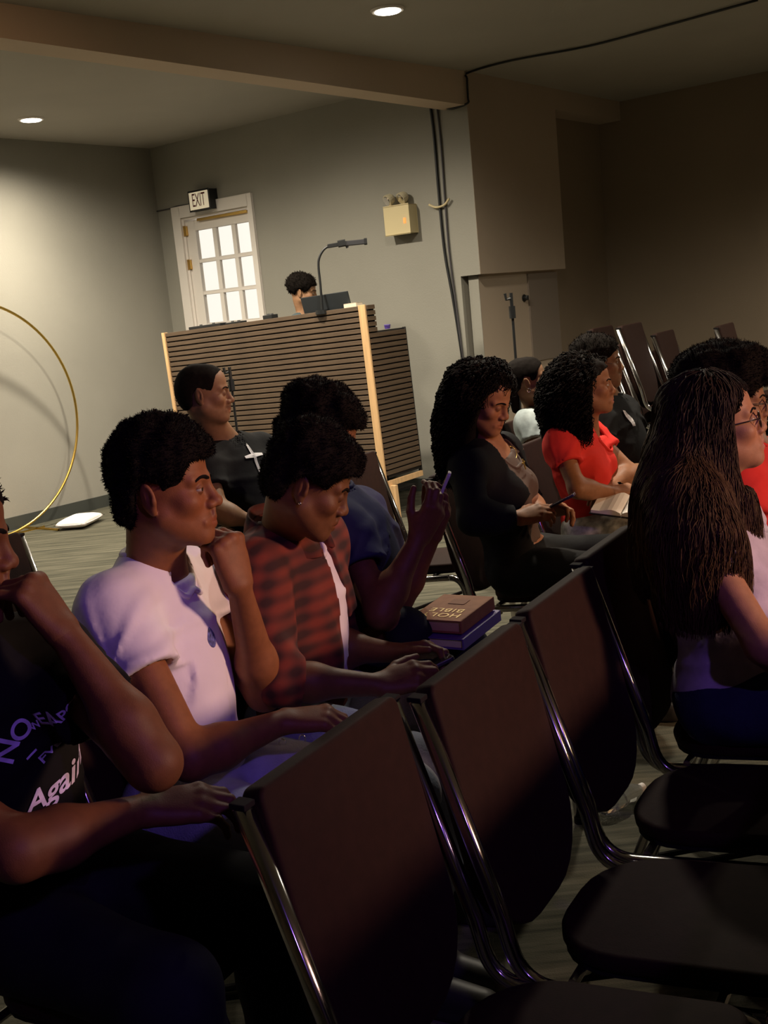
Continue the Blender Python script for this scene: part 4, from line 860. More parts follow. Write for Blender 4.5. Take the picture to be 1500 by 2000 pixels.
nrm = p.fw*.95+p.rt*.15; nrm = nrm/np.linalg.norm(nrm); ex = np.cross(p.up, nrm); ex = ex/np.linalg.norm(ex); ey = np.cross(nrm, ex); a = math.radians(14); ex2, ey2 = ex*math.cos(a)+ey*math.sin(a), ey*math.cos(a)-ex*math.sin(a)
for s_, px_, sz, sh, rot in (('N', (14, 1466), .050, 0, 32), ('O', (42, 1424), .044, 0, 20), ('W', (68, 1416), .018, 0, 10), ('EAPO', (118, 1401), .029, 0, 6), ('\u2013', (60, 1470), .036, 0, 0), ('FVE', (98, 1464), .028, 0, 0), ('Again', (112, 1534), .054, .3, -22)):
    r_ = math.radians(rot); e1, e2 = ex2*math.cos(r_)+ey2*math.sin(r_), ey2*math.cos(r_)-ex2*math.sin(r_)
    vw = at(*px_, 1.0)-np.array([0, 0, EYE]); 
    from mathutils.bvhtree import BVHTree
    if s_ == 'N': TB_ = BVHTree.FromPolygons([tuple(q) for q in vS], [tuple(int(i) for i in q) for q in fS])
    hit = TB_.ray_cast(Vector((0, 0, EYE)), Vector(vw).normalized()); c_ = np.array(hit[0]) if hit[0] else at(*px_, 1.62)
    me = text_mesh(s_, sz, shear=sh, bold=.02); p.decal(me, c_, e1, e2, nrm, vS, fS, M_lilac, 'shirt_lettering', reach=.12)
# --- boy in the red plaid shirt
H = head_at(678, 1003, 2.50, NOSE, 84, -30, 2, 1.0)
J = seat_joints(-.24, 2.66, kr=tuple(at(812, 1500, 2.26)), kl=tuple(at(835, 1405, 2.55))); shR = at(492, 1112, 2.47)
J.update(shR=shR, shL=shR+np.array([.36, .93, 0])*.36, neck=at(550, 1034, 2.64), elR=at(548, 1330, 2.36), wrR=at(742, 1338, 2.40), elL=at(648, 1262, 2.74), wrL=at(770, 1275, 2.62))
p = Person('person', 'boy in a red plaid shirt looking down at the phone in his lap', H, (.150, .062, .024), J, 120, hands={'R': ((.98, .15, .16), (-.05, -.55, .8), [(.45, .6, .35), (.5, .7, .4), (.6, .8, .4), (.7, .8, .4)], ((.7, .65, -.25), (.85, .4, -.3), (.9, .25, -.3))), 'L': ((.95, -.25, .12), (.1, .55, .8), [(.5, .8, .5)]*4, ((.7, .6, -.2), (.85, .4, -.2), (.9, .3, -.2)))}, lid=.80, res=.0068, hres=.0023, gaze=(0, 1, -.6), browt=1.3)
P2 = p
M_plaid = bpy.data.materials.new('red_plaid'); M_plaid.use_nodes = True; nt = M_plaid.node_tree; b = nt.nodes['Principled BSDF']; b.inputs['Roughness'].default_value = .85
tc = nt.nodes.new('ShaderNodeTexCoord'); facs = []
for rot, sc in (((0, 0, .53), 1), ((0, 0, .53), 2)):
    mp = nt.nodes.new('ShaderNodeMapping'); mp.inputs['Rotation'].default_value = rot; nt.links.new(tc.outputs['Object'], mp.inputs['Vector']); wv = nt.nodes.new('ShaderNodeTexWave'); wv.wave_type = 'BANDS'; wv.bands_direction = 'Z' if sc == 1 else 'X'; wv.inputs['Scale'].default_value = 8.5; wv.inputs['Distortion'].default_value = .2; wv.inputs['Detail'].default_value = 2; wv.inputs['Detail Scale'].default_value = 1.5; nt.links.new(mp.outputs['Vector'], wv.inputs['Vector']); facs.append(wv.outputs['Fac'])
mt = nt.nodes.new('ShaderNodeMath'); mt.operation = 'ADD'; nt.links.new(facs[0], mt.inputs[0]); nt.links.new(facs[1], mt.inputs[1]); mt2 = nt.nodes.new('ShaderNodeMath'); mt2.operation = 'MULTIPLY'; mt2.inputs[1].default_value = .5; nt.links.new(mt.outputs[0], mt2.inputs[0])
cr = nt.nodes.new('ShaderNodeValToRGB'); e = cr.color_ramp.elements; e[0].position = .15; e[0].color = (.035, .007, .005, 1); e[1].position = .9; e[1].color = (.18, .026, .012, 1); k_ = e.new(.5); k_.color = (.10, .016, .009, 1); nt.links.new(mt2.outputs[0], cr.inputs['Fac']); nt.links.new(cr.outputs['Color'], b.inputs['Base Color'])
p.tee(mat('inner_white_tee', (.74, .68, .72), .85), sleeve=.25, inf=.012, loose=.012, hem=.50, name='inner_t_shirt', neck=(.075, .066), wr=.003)
o = None
def plaid():
    J = p.J; P = p.torso(.026)
    for sd in 'RL':
        a, b = J['sh'+sd], J['el'+sd]; P.append(cone(a, b, .066, .058, .05)); P.append(cone(b, b+(J['wr'+sd]-b)*.25, .058, .054, .03))
    N = J['neck']
    def post(D, X):
        D = D+.009*fnoise(X, 17, 21)+.006*np.sin((X @ p.rt)*60+4*fnoise(X, 9, 5))*np.clip(((p.mid-X) @ p.up)/.3+.3, 0, 1)
        q = X-N; a, b, c = q @ p.rt, q @ p.fw, q @ p.up; e = np.sqrt((a/.072)**2+((b-.018+c*.35)/.066)**2); D = np.maximum(D, -np.maximum((e-1)*.066, -(c+.07)))
        op = np.maximum(np.abs(a+.012)-(.020+.055*np.clip(-c-.02, 0, .5)), .02-b); D = np.maximum(D, -op)                 # open front
        D = np.maximum(D, -((X-p.mid) @ p.up)-.50)
        for sd in 'RL':
            B, C_ = J['el'+sd], J['wr'+sd]; d = (C_-B)/np.linalg.norm(C_-B); t = (X-B) @ d; rad = np.linalg.norm((X-B)-t[:, None]*d, axis=1); L = .05 if sd == 'R' else .05; nr = rad < .10; D = np.where(nr, np.maximum(D, t-L), D); D = np.where(nr, np.maximum(D, -np.maximum(np.maximum(rad-.046, L-.03-t), t-L-.02)), D)
        return D
    return p.grid('plaid_shirt', P, M_plaid, .0065, post)
plaid()
# shirt collar
def collar(p, m, r=.066, h=.040, gap=.35, name='collar', lean=.36):
    N = p.J['neck']; bm = bmesh.new(); rows = []
    for t in np.linspace(gap, 2*PI-gap, 30):
        x, y = r*1.1*math.sin(t), r*math.cos(t)+.016; base = N+p.rt*x+p.fw*y+p.up*(-.018-lean*y); out = p.rt*math.sin(t)+p.fw*math.cos(t); rows.append([base+out*.004, base+p.up*h*.55+out*.001, base+p.up*h+out*.008, base+p.up*h*.45+out*.020, base-p.up*.006+out*.028, base-p.up*.010+out*.022])
    vs = [[bm.verts.new(Vector(q)) for q in r_] for r_ in rows]
    for i in range(len(vs)-1):
        for j in range(6): bm.faces.new((vs[i][j], vs[i+1][j], vs[i+1][(j+1) % 6], vs[i][(j+1) % 6]))
    bm.faces.new(vs[0]); bm.faces.new(vs[-1][::-1]); return p.put(name, bm, m, True)
collar(p, M_plaid, r=.080, h=.055)
p.trousers(M_denim); p.shoes(M_shoe)
p.hair([((0, -.010, .062), (.096, .102, .088)), ((0, .040, .075), (.082, .068, .054)), ((0, -.050, .01), (.082, .060, .082))], P1_POLY, tufts=20000, tlen=.0075, tw=.0013, bump=.010, freq=70)
bm = bmesh.new(); bmesh.ops.create_uvsphere(bm, u_segments=10, v_segments=8, radius=.004); bm.transform(Matrix.Translation(Vector(H.w((.086, -.004, -.036))))); p.put('ear_stud', bm, mat('silver', (.9, .88, .85), .15, 1.0), True)
# --- person in navy
H = head_at(690, 897, 3.04, NOSE, 88, -32, 0, 1.0)
J = seat_joints(-.08, 3.04, kr=tuple(at(792, 1238, 2.86)), kl=tuple(at(905, 1276, 2.98))); shR = at(672, 1030, 2.96)
J.update(shR=shR, shL=shR+np.array([.12, .98, -.02])*.34, neck=at(640, 955, 3.12), elR=at(742, 1198, 2.80), wrR=at(818, 1050, 2.88), elL=at(778, 1170, 3.02), wrL=at(845, 1045, 2.98))
p = Person('person', 'person in a navy T-shirt holding a phone up in both hands', H, (.19, .078, .032), J, 120, hands={'R': ((.52, -.05, .80), (.42, -.88, -.15), [(.45, .75, .45), (.5, .8, .5), (.55, .85, .5), (.6, .9, .5)], ((.75, .5, -.4), (.85, .2, -.45), (.9, .0, -.45)), 1.0), 'L': ((.42, -.15, .85), (.85, .40, -.3), [(.5, .7, .4)]*4, ((.7, .6, -.3), (.85, .35, -.3), (.9, .2, -.3)))}, lid=.7, res=.0072, hres=.0026, gaze=(0, 1, -.3))
P3 = p
p.tee(M_navyt, sleeve=.50, inf=.017, loose=.032, hem=.47, seed=14, res=.007); p.trousers(M_darkj); p.shoes(M_shoe)
p.hair([((0, -.018, .056), (.108, .114, .080)), ((.04, -.0, .078), (.06, .065, .045)), ((-.05, -.03, .078), (.06, .065, .045)), ((0, -.06, .0), (.088, .068, .085))], AFRO_POLY, tufts=14000, tlen=.009, tw=.0016, bump=.012, freq=60)
# --- man with the cross shirt
H = head_at(456, 782, 4.40, NOSE, 86, -5, 0, 1.0)
J = seat_joints(-.52, 4.46); shR = at(398, 905, 4.36)
J.update(shR=shR, shL=shR+LD*.36+[.02, .0, 0], neck=at(436, 858, 4.52), elR=at(428, 1000, 4.22), wrR=at(490, 1018, 4.25), elL=at(535, 985, 4.6), wrL=at(478, 1022, 4.40))
p = Person('person', 'short-haired man in a black T-shirt with a white cross', H, (.24, .125, .066), J, 120, hands={'R': ((.95, .2, -.1), (.1, -.2, 1), REL), 'L': ((-.8, -.5, -.1), (.1, -.2, 1), REL)}, lid=.72, res=.009, hres=.0034, gaze=(0, 1, -.2), stubble=.35, nose=1.1)
p.tee(M_blackt, sleeve=.55, inf=.018, hem=.47, seed=31, res=.008, rib=0); p.trousers(M_darkj, res=.011); p.shoes(M_shoe)
p.hair([((0, -.018, .035), (.0750, .0950, .0830)), ((0, .030, .046), (.0638, .0568, .0568)), ((0, -.045, -.005), (.066, .066, .070))], [(.10, .100), (.066, .092), (.052, .072), (.043, .045), (.038, .020), (.028, -.008), (.014, -.012), (.010, .022), (-.02, .026), (-.040, .0), (-.044, -.045), (-.058, -.066), (-.2, -.08), (-.2, .25), (.1, .25)], bump=.0012, res=.0036, gap=.001)
vS, fS = p.shirt
bm = bmesh.new(); b_prism(bm, [(-.008, -.115), (0, -.13), (.006, -.115), (.008, .03), (.06, .034), (.062, .044), (.009, .048), (.007, .085), (.0, .095), (-.007, .085), (-.009, .046), (-.05, .040), (-.05, .030), (-.008, .028)], 0, .0005); me = bpy.data.meshes.new('cross'); bm.to_mesh(me); bm.free()
p.decal(me, at(494, 908, 4.45), p.rt*-.95+p.up*-.05, p.up*.98-p.rt*.12, p.fw*.9+p.rt*.1, vS, fS, M_whitep, 'shirt_cross', reach=.2, lift=.006)
# --- operator behind the sound desk
H = head_at(613, 573, 8.85, REYE, 95, -12, 0, 1.08)
J = {'shR': at(580, 628, 8.85), 'neck': at(597, 612, 8.9), 'hipR': (-.62, 9.0, 1.0), 'hipL': (-.44, 9.13, 1.0), 'knR': (-.57, 9.0, .54), 'knL': (-.42, 9.12, .54), 'anR': (-.60, 9.0, .09), 'anL': (-.44, 9.13, .09)}
J['shL'] = J['shR']+LD*.36; J['elR'] = J['shR']+np.array([.05, .03, -.28]); J['elL'] = J['shL']+np.array([.05, .03, -.28]); J['wrR'] = J['elR']+np.array([.16, -.1, .02]); J['wrL'] = J['elL']+np.array([.16, -.1, .02])
p = Person('person', 'young sound operator looking down behind the slatted desk', H, (.30, .16, .085), J, 110, hands={'R': ((1, 0, -.1), (0, 0, 1), REL), 'L': ((1, -.3, -.1), (0, 0, 1), REL)}, lid=.6, res=.011, hres=.005)
p.tee(mat('teal_shirt', (.05, .075, .085), .85), sleeve=.55, res=.010, hem=.5, wr=.004); p.trousers(M_darkj, res=.013); p.shoes(M_shoe)
p.hair([((0, -.02, .055), (.098, .112, .090))], AFRO_POLY, tufts=1500, tlen=.016, tw=.004, bump=.007, freq=70, res=.007)
# --- woman with long curls and a black jacket
H = head_at(992, 818, 3.92, NOSE, 124, -26, 4, .98)
J = seat_joints(.50, 4.05, kz=.03); shR = at(908, 905, 3.88)
J.update(shR=shR, shL=shR+LD*.33, neck=at(950, 868, 4.05), elR=at(925, 1015, 3.74), wrR=at(1012, 1012, 3.76), elL=at(1035, 985, 4.10), wrL=at(1062, 1000, 3.92))
p = Person('person', 'woman with long black curls and a black jacket reading her phone', H, (.31, .135, .062), J, 120, female=True, scale=.95, hands={'R': ((.85, .1, .15), (.0, -.6, .75), [(.5, .7, .4)]*4), 'L': ((.7, -.55, .2), (.2, .5, .8), [(.6, .8, .4)]*4)}, lid=.85, res=.008, hres=.003, gaze=(0, 1, -.6), lips=1.1)
p.tee(mat('brown_top', (.075, .042, .028), .8), sleeve=.2, inf=.008, loose=.006, hem=.36, name='brown_top', neck=(.085, .085), wr=.002, res=.0075)
def jacket(p, m, inf=.024, opening=.085, hem=.46):
    J = p.J; P = p.torso(inf)
    for sd in 'RL': P += p.arm(sd, inf*.85)
    N = J['neck']
    def post(D, X):
        D = D+.008*fnoise(X, 16, 41); q = X-N; a, b, c = q @ p.rt, q @ p.fw, q @ p.up; D = np.maximum(D, -np.maximum(np.abs(a)-(opening+.06*np.clip(-c, 0, .5)), .01-b)); e = np.sqrt((a/.07)**2+((b-.015+c*.3)/.07)**2); D = np.maximum(D, -np.maximum((e-1)*.07, -(c+.07))); D = np.maximum(D, -((X-p.mid) @ p.up)-hem)
        for sd in 'RL':
            B, C_ = J['el'+sd], J['wr'+sd]; d = (C_-B)/np.linalg.norm(C_-B); t = (X-B) @ d; rad = np.linalg.norm((X-B)-t[:, None]*d, axis=1); D = np.where(rad < .085, np.maximum(D, t-np.linalg.norm(C_-B)*.92), D)
        return D
    return p.grid('jacket', P, m, .008, post)
jacket(p, mat('black_jacket', (.008, .008, .009), .8, spec=.12, bump=.15, bscale=30)); p.trousers(M_blackt, inf=.016); p.shoes(M_shoe)
def curls(p, n, roots, length, r0, m, parent, amp=.012, per=.035, rad=.0022, seed=1, out=.3, centre=(0, -.03, .0)):
    """curly locks hanging from points of the hair volume"""
    rr = np.random.RandomState(seed); v, F = roots; c = v[F].mean(1); idx = rr.randint(0, len(c), n); lines = []
    cw = p.H.w(centre)
    for i in idx:
        q = c[i]; o = q-cw; o[2] *= .3; o /= max(np.linalg.norm(o), 1e-6); L = length*rr.uniform(.5, 1.1); k = max(6, int(L/.010)); t = np.linspace(0, 1, k); ph = rr.uniform(0, 6.28); a = np.cross(o, [0, 0, 1.0]); a /= max(np.linalg.norm(a), 1e-6); am = amp*rr.uniform(.4, 1.2)
        w_ = 2*PI*L/per; ln = q[None]-o*.004+np.outer(t*L, [0, 0, -1.0])+np.outer(out*L*np.sin(t*1.6)*.5, o)+np.outer(am*np.cos(w_*t+ph), o)+np.outer(am*np.sin(w_*t+ph), a); lines.append(ln)
    return p.strands(lines, rad, m, parent, 'curls')
CURLY_POLY = [(.115, .065), (.098, .070), (.082, .068), (.058, .03), (.046, -.02), (.044, -.12), (.05, -.40), (-.4, -.45), (-.4, .35), (.3, .35), (.25, .10)]
HV = frame3(H.o, *np.stack([Fr((0, 0, 0), 124).x, Fr((0, 0, 0), 124).y, np.array([0, 0, 1.0])])); HV.k = H.k
def long_hair(p, HV, blobs, m, poly=None, facecut=None, **kw):
    """hair that hangs with gravity: blobs given in the upright head frame HV, face kept clear in the head's own frame"""
    P = [ell(HV.w(b[0]), np.array(b[1])*HV.k, HV.R, .05) if len(b) == 2 else cone(HV.w(b[0]), HV.w(b[1]), b[2], b[3], .05) for b in blobs]; Hh = p.H; bump, fr, seed = kw.get('bump', .012), kw.get('freq', 55), kw.get('seed', 3)
    def post(D, X):
        D = D+bump*fnoise(X, fr, seed)+bump*.6*fnoise(X, fr*2.2, seed+1); L = Hh.l(X)
        x, y, z = np.abs(L[:, 0]), L[:, 1], L[:, 2]; fc = kw.get('face', (.062, .030, .074, -.22, .0))
        yc = fc[1]+np.clip((z-.02)/.06, 0, 1)*kw.get('temple', .030)+fc[4]*np.clip(-z/.1, 0, 1); cut = np.maximum.reduce([yc-y, z-fc[2]+x*x*3, fc[3]-z]); return np.maximum(D, -cut)
    o, v, F = p.grid('hair', P, m, kw.get('res', .007), post, it=1); return o, v, F
M_curl = mat('dark_curls', (.009, .0065, .0055), .8, noise=.35, nscale=60, spec=.08)
o, v, F = long_hair(p, HV, [((0, -.02, .045), (.115, .125, .100)), ((.085, -.035, -.07), (.075, .11, .13)), ((-.085, -.02, -.07), (.075, .11, .13)), ((.10, -.05, -.19), (.07, .10, .12)), ((-.085, .03, -.18), (.055, .07, .12)), ((0, -.09, -.12), (.12, .08, .18))], M_curl)
p.strands(p.flow(v, F, 1500, 26, .009, 2, curl=.009, per=.032, sel=lambda L: (L[:, 1] < .0) | ((L[:, 2] > .085) & (L[:, 1] < .01))), .0030, M_curl, o, 'curls')
bm = bmesh.new(); N = J['neck']; ch = [N+p.rt*.06*math.sin(t)+p.fw*(.075+.01*math.cos(t))+p.up*(-.03-.055*(1+math.cos(t))*.5-.0) for t in np.linspace(-2.4, 2.4, 24)]; b_tube(bm, ch, .0013, 5); p.put('necklace', bm, M_gold, True)
bm = bmesh.new(); q = Vector(N+p.fw*.118-p.up*.105); Mq = Matrix.Translation(q) @ Matrix(((p.rt[0], p.fw[0], p.up[0], 0), (p.rt[1], p.fw[1], p.up[1], 0), (p.rt[2], p.fw[2], p.up[2], 0), (0, 0, 0, 1))); b_box(bm, (0, 0, 0), (.005, .003, .040), Mq); b_box(bm, (0, 0, .007), (.024, .003, .005), Mq); p.put('cross_pendant', bm, M_gold)
# --- young woman in red
H = head_at(1203, 764, 4.52, NOSE, 99, 0, 0, .98)
J = seat_joints(.88, 4.62); shR = at(1092, 862, 4.44)
J.update(shR=shR, shL=shR+LD*.33, neck=at(1140, 836, 4.62), elR=at(1128, 955, 4.32), wrR=at(1196, 960, 4.40), elL=at(1232, 925, 4.62), wrL=at(1196, 950, 4.50))
p = Person('person', 'young woman in a bright red T-shirt with a full curly bob', H, (.25, .108, .050), J, 120, female=True, scale=.94, hands={'R': ((.9, .25, .0), (.0, -.4, .9), REL), 'L': ((-.6, -.7, -.05), (.1, -.2, 1), REL)}, lid=.22, res=.009, hres=.0034, lips=1.2, lipc=(.36, .13, .10))
p.tee(M_redt, sleeve=.50, inf=.012, loose=.018, hem=.40, seed=51, res=.008, wr=.004); p.trousers(mat('pale_floral_trousers', (.34, .33, .27), .8, noise=.6, nscale=30), res=.010); p.shoes(M_shoe)
HV = frame3(H.o, H.x, H.y, H.z); HV.k = H.k
o, v, F = long_hair(p, HV, [((0, -.035, .040), (.125, .125, .100)), ((.075, -.06, -.05), (.09, .12, .12)), ((-.075, -.04, -.05), (.09, .12, .12)), ((0, -.12, -.07), (.13, .09, .13)), ((.09, -.02, -.12), (.06, .08, .07))], M_curl, face=(.064, .016, .072, -.30, -.01))
p.strands(p.flow(v, F, 1300, 18, .008, 3, curl=.010, per=.028, sel=lambda L: (L[:, 1] < .0) | ((L[:, 2] > .085) & (L[:, 1] < .01))), .0030, M_curl, o, 'curls')
# --- girl in the pale shirt
H = head_at(1064, 737, 5.45, REYE, 92, 6, 0, .97)
J = seat_joints(.90, 5.55); shR = at(1030, 822, 5.42)
J.update(shR=shR, shL=shR+LD*.32, neck=at(1048, 798, 5.58), elR=at(1052, 905, 5.3), wrR=at(1090, 930, 5.3), elL=at(1120, 890, 5.6), wrL=at(1100, 925, 5.45))
p = Person('person', 'girl with tied-back hair in a pale printed T-shirt, second row', H, (.24, .122, .064), J, 110, female=True, scale=.92, hands={'R': ((.9, .2, 0), (0, 0, 1), REL), 'L': ((-.8, -.5, 0), (0, 0, 1), REL)}, lid=.3, res=.010, hres=.004)
p.tee(mat('pale_print_tee', (.36, .42, .43), .85, noise=.35, nscale=16), sleeve=.5, inf=.013, hem=.42, seed=61, res=.009); p.trousers(M_darkj, res=.012); p.shoes(M_shoe)
p.hair([((0, -.02, .038), (.079, .099, .086)), ((0, .030, .046), (.067, .060, .062)), ((0, -.10, .0), (.055, .05, .06))], [(.11, .085), (.085, .076), (.066, .062), (.052, .045), (.044, .018), (.030, -.002), (.012, -.004), (.006, .022), (-.02, .028), (-.040, .0), (-.044, -.055), (-.064, -.09), (-.25, -.10), (-.25, .25), (.1, .25)], bump=.002, res=.005)
o, v, F = p.hair([((0, -.085, -.02), (0, -.085, -.13), .035, .022)], None, name='ponytail', bump=.003, res=.006, keepface=False)
bm = bmesh.new(); c = Vector(H.w((.083, -.010, -.040))); b_tube(bm, [c+Vector((math.cos(a)*.009, 0, math.sin(a)*.009)) for a in np.linspace(0, 2*PI, 17)], .0018, 6, caps=False); p.put('earring', bm, mat('silver', (.9, .88, .85), .15, 1), True)
# --- boy in black behind her
H = head_at(1219, 719, 5.15, NOSE, 100, -2, 0, 1.0)
J = seat_joints(1.22, 5.22); shR = at(1165, 815, 5.05)
J.update(shR=shR, shL=shR+LD*.36, neck=at(1185, 780, 5.25), elR=at(1185, 900, 4.95), wrR=at(1225, 915, 5.0), elL=at(1253, 878, 5.18), wrL=at(1205, 900, 5.05))
p = Person('person', 'dark-haired boy in a black T-shirt beyond the red-shirted woman', H, (.24, .122, .062), J, 120, hands={'R': ((.9, .2, 0), (0, 0, 1), REL), 'L': ((-.8, -.5, .1), (0, 0, 1), REL)}, lid=.5, res=.010, hres=.004, stubble=.3)
p.tee(M_blackt, sleeve=.55, inf=.018, hem=.46, seed=71, res=.009); p.trousers(M_darkj, res=.012); p.shoes(M_shoe)
p.hair([((0, -.025, .055), (.098, .112, .085))], AFRO_POLY, tufts=4000, tlen=.011, tw=.002, bump=.008, freq=70, res=.006)
vS, fS = p.shirt; bm = bmesh.new(); b_prism(bm, [(-.012, -.04), (.006, -.045), (.014, -.01), (.010, .035), (-.004, .045), (-.010, .01)], 0, .0005); me = bpy.data.meshes.new('emblem'); bm.to_mesh(me); bm.free(); p.decal(me, at(1222, 818, 5.1), p.rt*-1, p.up, p.fw, vS, fS, M_whitep, 'shirt_emblem', reach=.2, lift=.006)
# --- woman with long brown hair and glasses, right foreground
H = head_at(1497, 834, 2.60, NOSE, 98, 8, 0, 1.0)
J = seat_joints(.80, 2.56); shR = at(1366, 1062, 2.42)
J.update(shR=shR, shL=shR+LD*.34, neck=at(1388, 985, 2.58), elR=at(1492, 1262, 2.28), wrR=at(1600, 1330, 2.36), elL=at(1540, 1180, 2.62), wrL=at(1600, 1290, 2.50))
p = Person('person', 'woman in glasses with very long brown hair, right foreground', H, (.34, .165, .085), J, 120, female=True, scale=.97, hands={'R': ((.9, .3, .0), (0, -.2, 1), REL), 'L': ((.7, -.6, 0), (0, 0, 1), REL)}, lid=.3, res=.0075, hres=.0024, lipc=(.36, .14, .12))
p.tee(mat('lilac_blouse', (.48, .43, .50), .8, noise=.3, nscale=9, bump=.2, bscale=40), sleeves=(), inf=.022, hem=.66, seed=81, name='blouse', neck=(.10, .085), wr=.012); p.trousers(M_navyj); p.shoes(M_shoe)
HV = frame3(H.o, *np.stack([Fr((0, 0, 0), 98).x, Fr((0, 0, 0), 98).y, np.array([0, 0, 1.0])])); HV.k = H.k
M_long = mat('long_brown_hair', (.028, .015, .008), .62, noise=.45, nscale=30, stretch=(1, 1, .12), spec=.15)
nt = M_long.node_tree; tc = nt.nodes.new('ShaderNodeTexCoord'); sx = nt.nodes.new('ShaderNodeSeparateXYZ'); nt.links.new(tc.outputs['Object'], sx.inputs[0]); cr = nt.nodes.new('ShaderNodeValToRGB'); mr = nt.nodes.new('ShaderNodeMapRange'); mr.inputs['From Min'].default_value = .85; mr.inputs['From Max'].default_value = 1.30; nt.links.new(sx.outputs['Z'], mr.inputs['Value']); nt.links.new(mr.outputs['Result'], cr.inputs['Fac'])
cr.color_ramp.elements[0].color = (.075, .040, .017, 1); cr.color_ramp.elements[1].color = (.016, .009, .006, 1); nt.links.new(cr.outputs['Color'], [n for n in nt.nodes if n.type == 'MIX'][0].inputs[6])   # lighter dyed ends
o, v, F = long_hair(p, HV, [((0, -.025, .040), (.092, .108, .088)), ((.055, -.055, -.06), (.06, .10, .12)), ((-.05, -.055, -.06), (.06, .085, .12)), ((.07, -.085, -.17), (.075, .12, .14)), ((.085, -.085, -.29), (.075, .135, .13)), ((-.05, -.10, -.20), (.07, .08, .18)), ((0, -.12, -.30), (.09, .09, .14)), ((.10, .02, -.25), (.04, .05, .13)), (HV.l(J['shR'])+[.0, -.01, .0], (.085, .105, .10)), (HV.l(J['shR'])+[.01, .0, -.10], (.070, .10, .11)), (HV.l(J['shR'])+[-.05, -.02, .07], (.07, .09, .09))], M_long, bump=.004, freq=40, face=(.060, .018, .068, -.15, -.01), res=.0065, temple=.022)
p.strands(p.flow(v, F, 5600, 48, .015, 5, curl=.005, per=.25, wild=.22, sel=lambda L: (L[:, 2] > -.08) & ((L[:, 1] < .02) | (L[:, 2] > .08)) & (L[:, 1] < .08), tail=2, rmin=.5), .0017, M_long, o)
def glasses(p, H, m, r=.021, rnd=1.0):
    bm = bmesh.new()
    for x in (-1, 1):
        c = (x*.0335, .100, -.002); b_tube(bm, [H.w((c[0]+r*1.1*math.cos(a), c[1]-.006*abs(c[0]+r*math.cos(a))/.05, c[2]+r*.92*math.sin(a))) for a in np.linspace(0, 2*PI, 25)], .0014, 6, caps=False)
        b_tube(bm, [H.w(q) for q in ((x*.056, .093, .003), (x*.072, .06, .004), (x*.078, .0, .004), (x*.078, -.022, -.012))], .0016, 6)
    b_tube(bm, [H.w(q) for q in ((-.0115, .1, .004), (0, .104, .007), (.0115, .1, .004))], .0013, 6); o = p.put('glasses', bm, m, True)
    for x in (-1, 1):
        bm = bmesh.new(); vs = [bm.verts.new(Vector(H.w((x*.0335+r*1.05*math.cos(a), .099, -.002+r*.88*math.sin(a))))) for a in np.linspace(0, 2*PI, 21)[:-1]]; bm.faces.new(vs); p.put('lens', bm, mg, False, o)
    return o
glasses(p, H, mat('dark_frame', (.03, .02, .018), .3, .6))
# --- person with glasses and large afro at the right edge
H = head_at(1506, 806, 3.25, NOSE, 104, -4, 0, 1.0)
J = seat_joints(1.02, 2.98); shR = at(1440, 935, 3.05)
J.update(shR=shR, shL=shR+LD*.36, neck=at(1462, 880, 3.22), elR=at(1470, 1080, 2.95), wrR=at(1560, 1120, 3.0), elL=at(1570, 1060, 3.2), wrL=at(1600, 1110, 3.1))
p = Person('person', 'person with glasses and a large dark afro in a red shirt, right edge', H, (.27, .135, .07), J, 120, hands={'R': ((.9, .3, .0), (0, -.2, 1), REL), 'L': ((.7, -.6, 0), (0, 0, 1), REL)}, lid=.4, res=.009, hres=.0032)
p.tee(M_redt, sleeve=.55, inf=.018, hem=.46, seed=91, res=.009); p.trousers(M_darkj, res=.012); p.shoes(M_shoe)
p.hair([((0, -.035, .085), (.135, .145, .100)), ((0, -.09, .03), (.11, .08, .10)), ((.03, .03, .115), (.08, .08, .06))], AFRO_POLY, tufts=14000, tlen=.010, tw=.0016, bump=.012, freq=55)
glasses(p, H, mat('dark_frame', (.03, .02, .018), .3, .6))

# ================================================================== things held or lying about
def phone(label, c, up, nrm, col=(.02, .02, .025), screen=None, w=.074, h=.152):
    up = np.array(up, float); up /= np.linalg.norm(up); nrm = np.array(nrm, float); nrm -= up*(nrm @ up); nrm /= np.linalg.norm(nrm); x = np.cross(up, nrm)
    t = thing('phone', label, 'phone', tuple(c)); t.rotation_euler = Matrix(((x[0], up[0], nrm[0]), (x[1], up[1], nrm[1]), (x[2], up[2], nrm[2]))).to_euler()
    bm = bmesh.new(); b_prism(bm, rounded(-w/2, w/2, -h/2, h/2, (.010,)*4, 4), -.0042, .0042, None, .0015); obj('case', bm, mat('phone_case_%02d' % int(col[0]*99), col, .35), t)
    bm = bmesh.new(); b_prism(bm, rounded(-w/2+.004, w/2-.004, -h/2+.004, h/2-.004, (.008,)*4, 4), .0043, .0046); obj('screen', bm, mat('lit_screen', (.02, .02, .02), .1, emit=(.55, .6, 1.0), estr=.5) if screen else mat('dark_screen', (.01, .01, .012), .08), t)
    bm = bmesh.new(); b_prism(bm, rounded(w/2-.03, w/2-.006, h/2-.034, h/2-.006, (.006,)*4, 3), -.0058, -.0042); obj('camera_bump', bm, M_black, t); return t
phone('phone in a pale case held up by the person in navy', at(858, 972, 2.95), (.46, .05, .88), (-.9, .1, .45), (.66, .62, .62))
phone('phone in the lap of the boy in the red plaid shirt', at(826, 1308, 2.52), (.8, .2, .25), (-.3, .1, .95), (.03, .03, .035))
phone('dark phone held by the curly-haired woman in the jacket', at(1086, 984, 3.82), (.75, -.1, .35), (-.5, .2, .85), (.04, .03, .06), None)
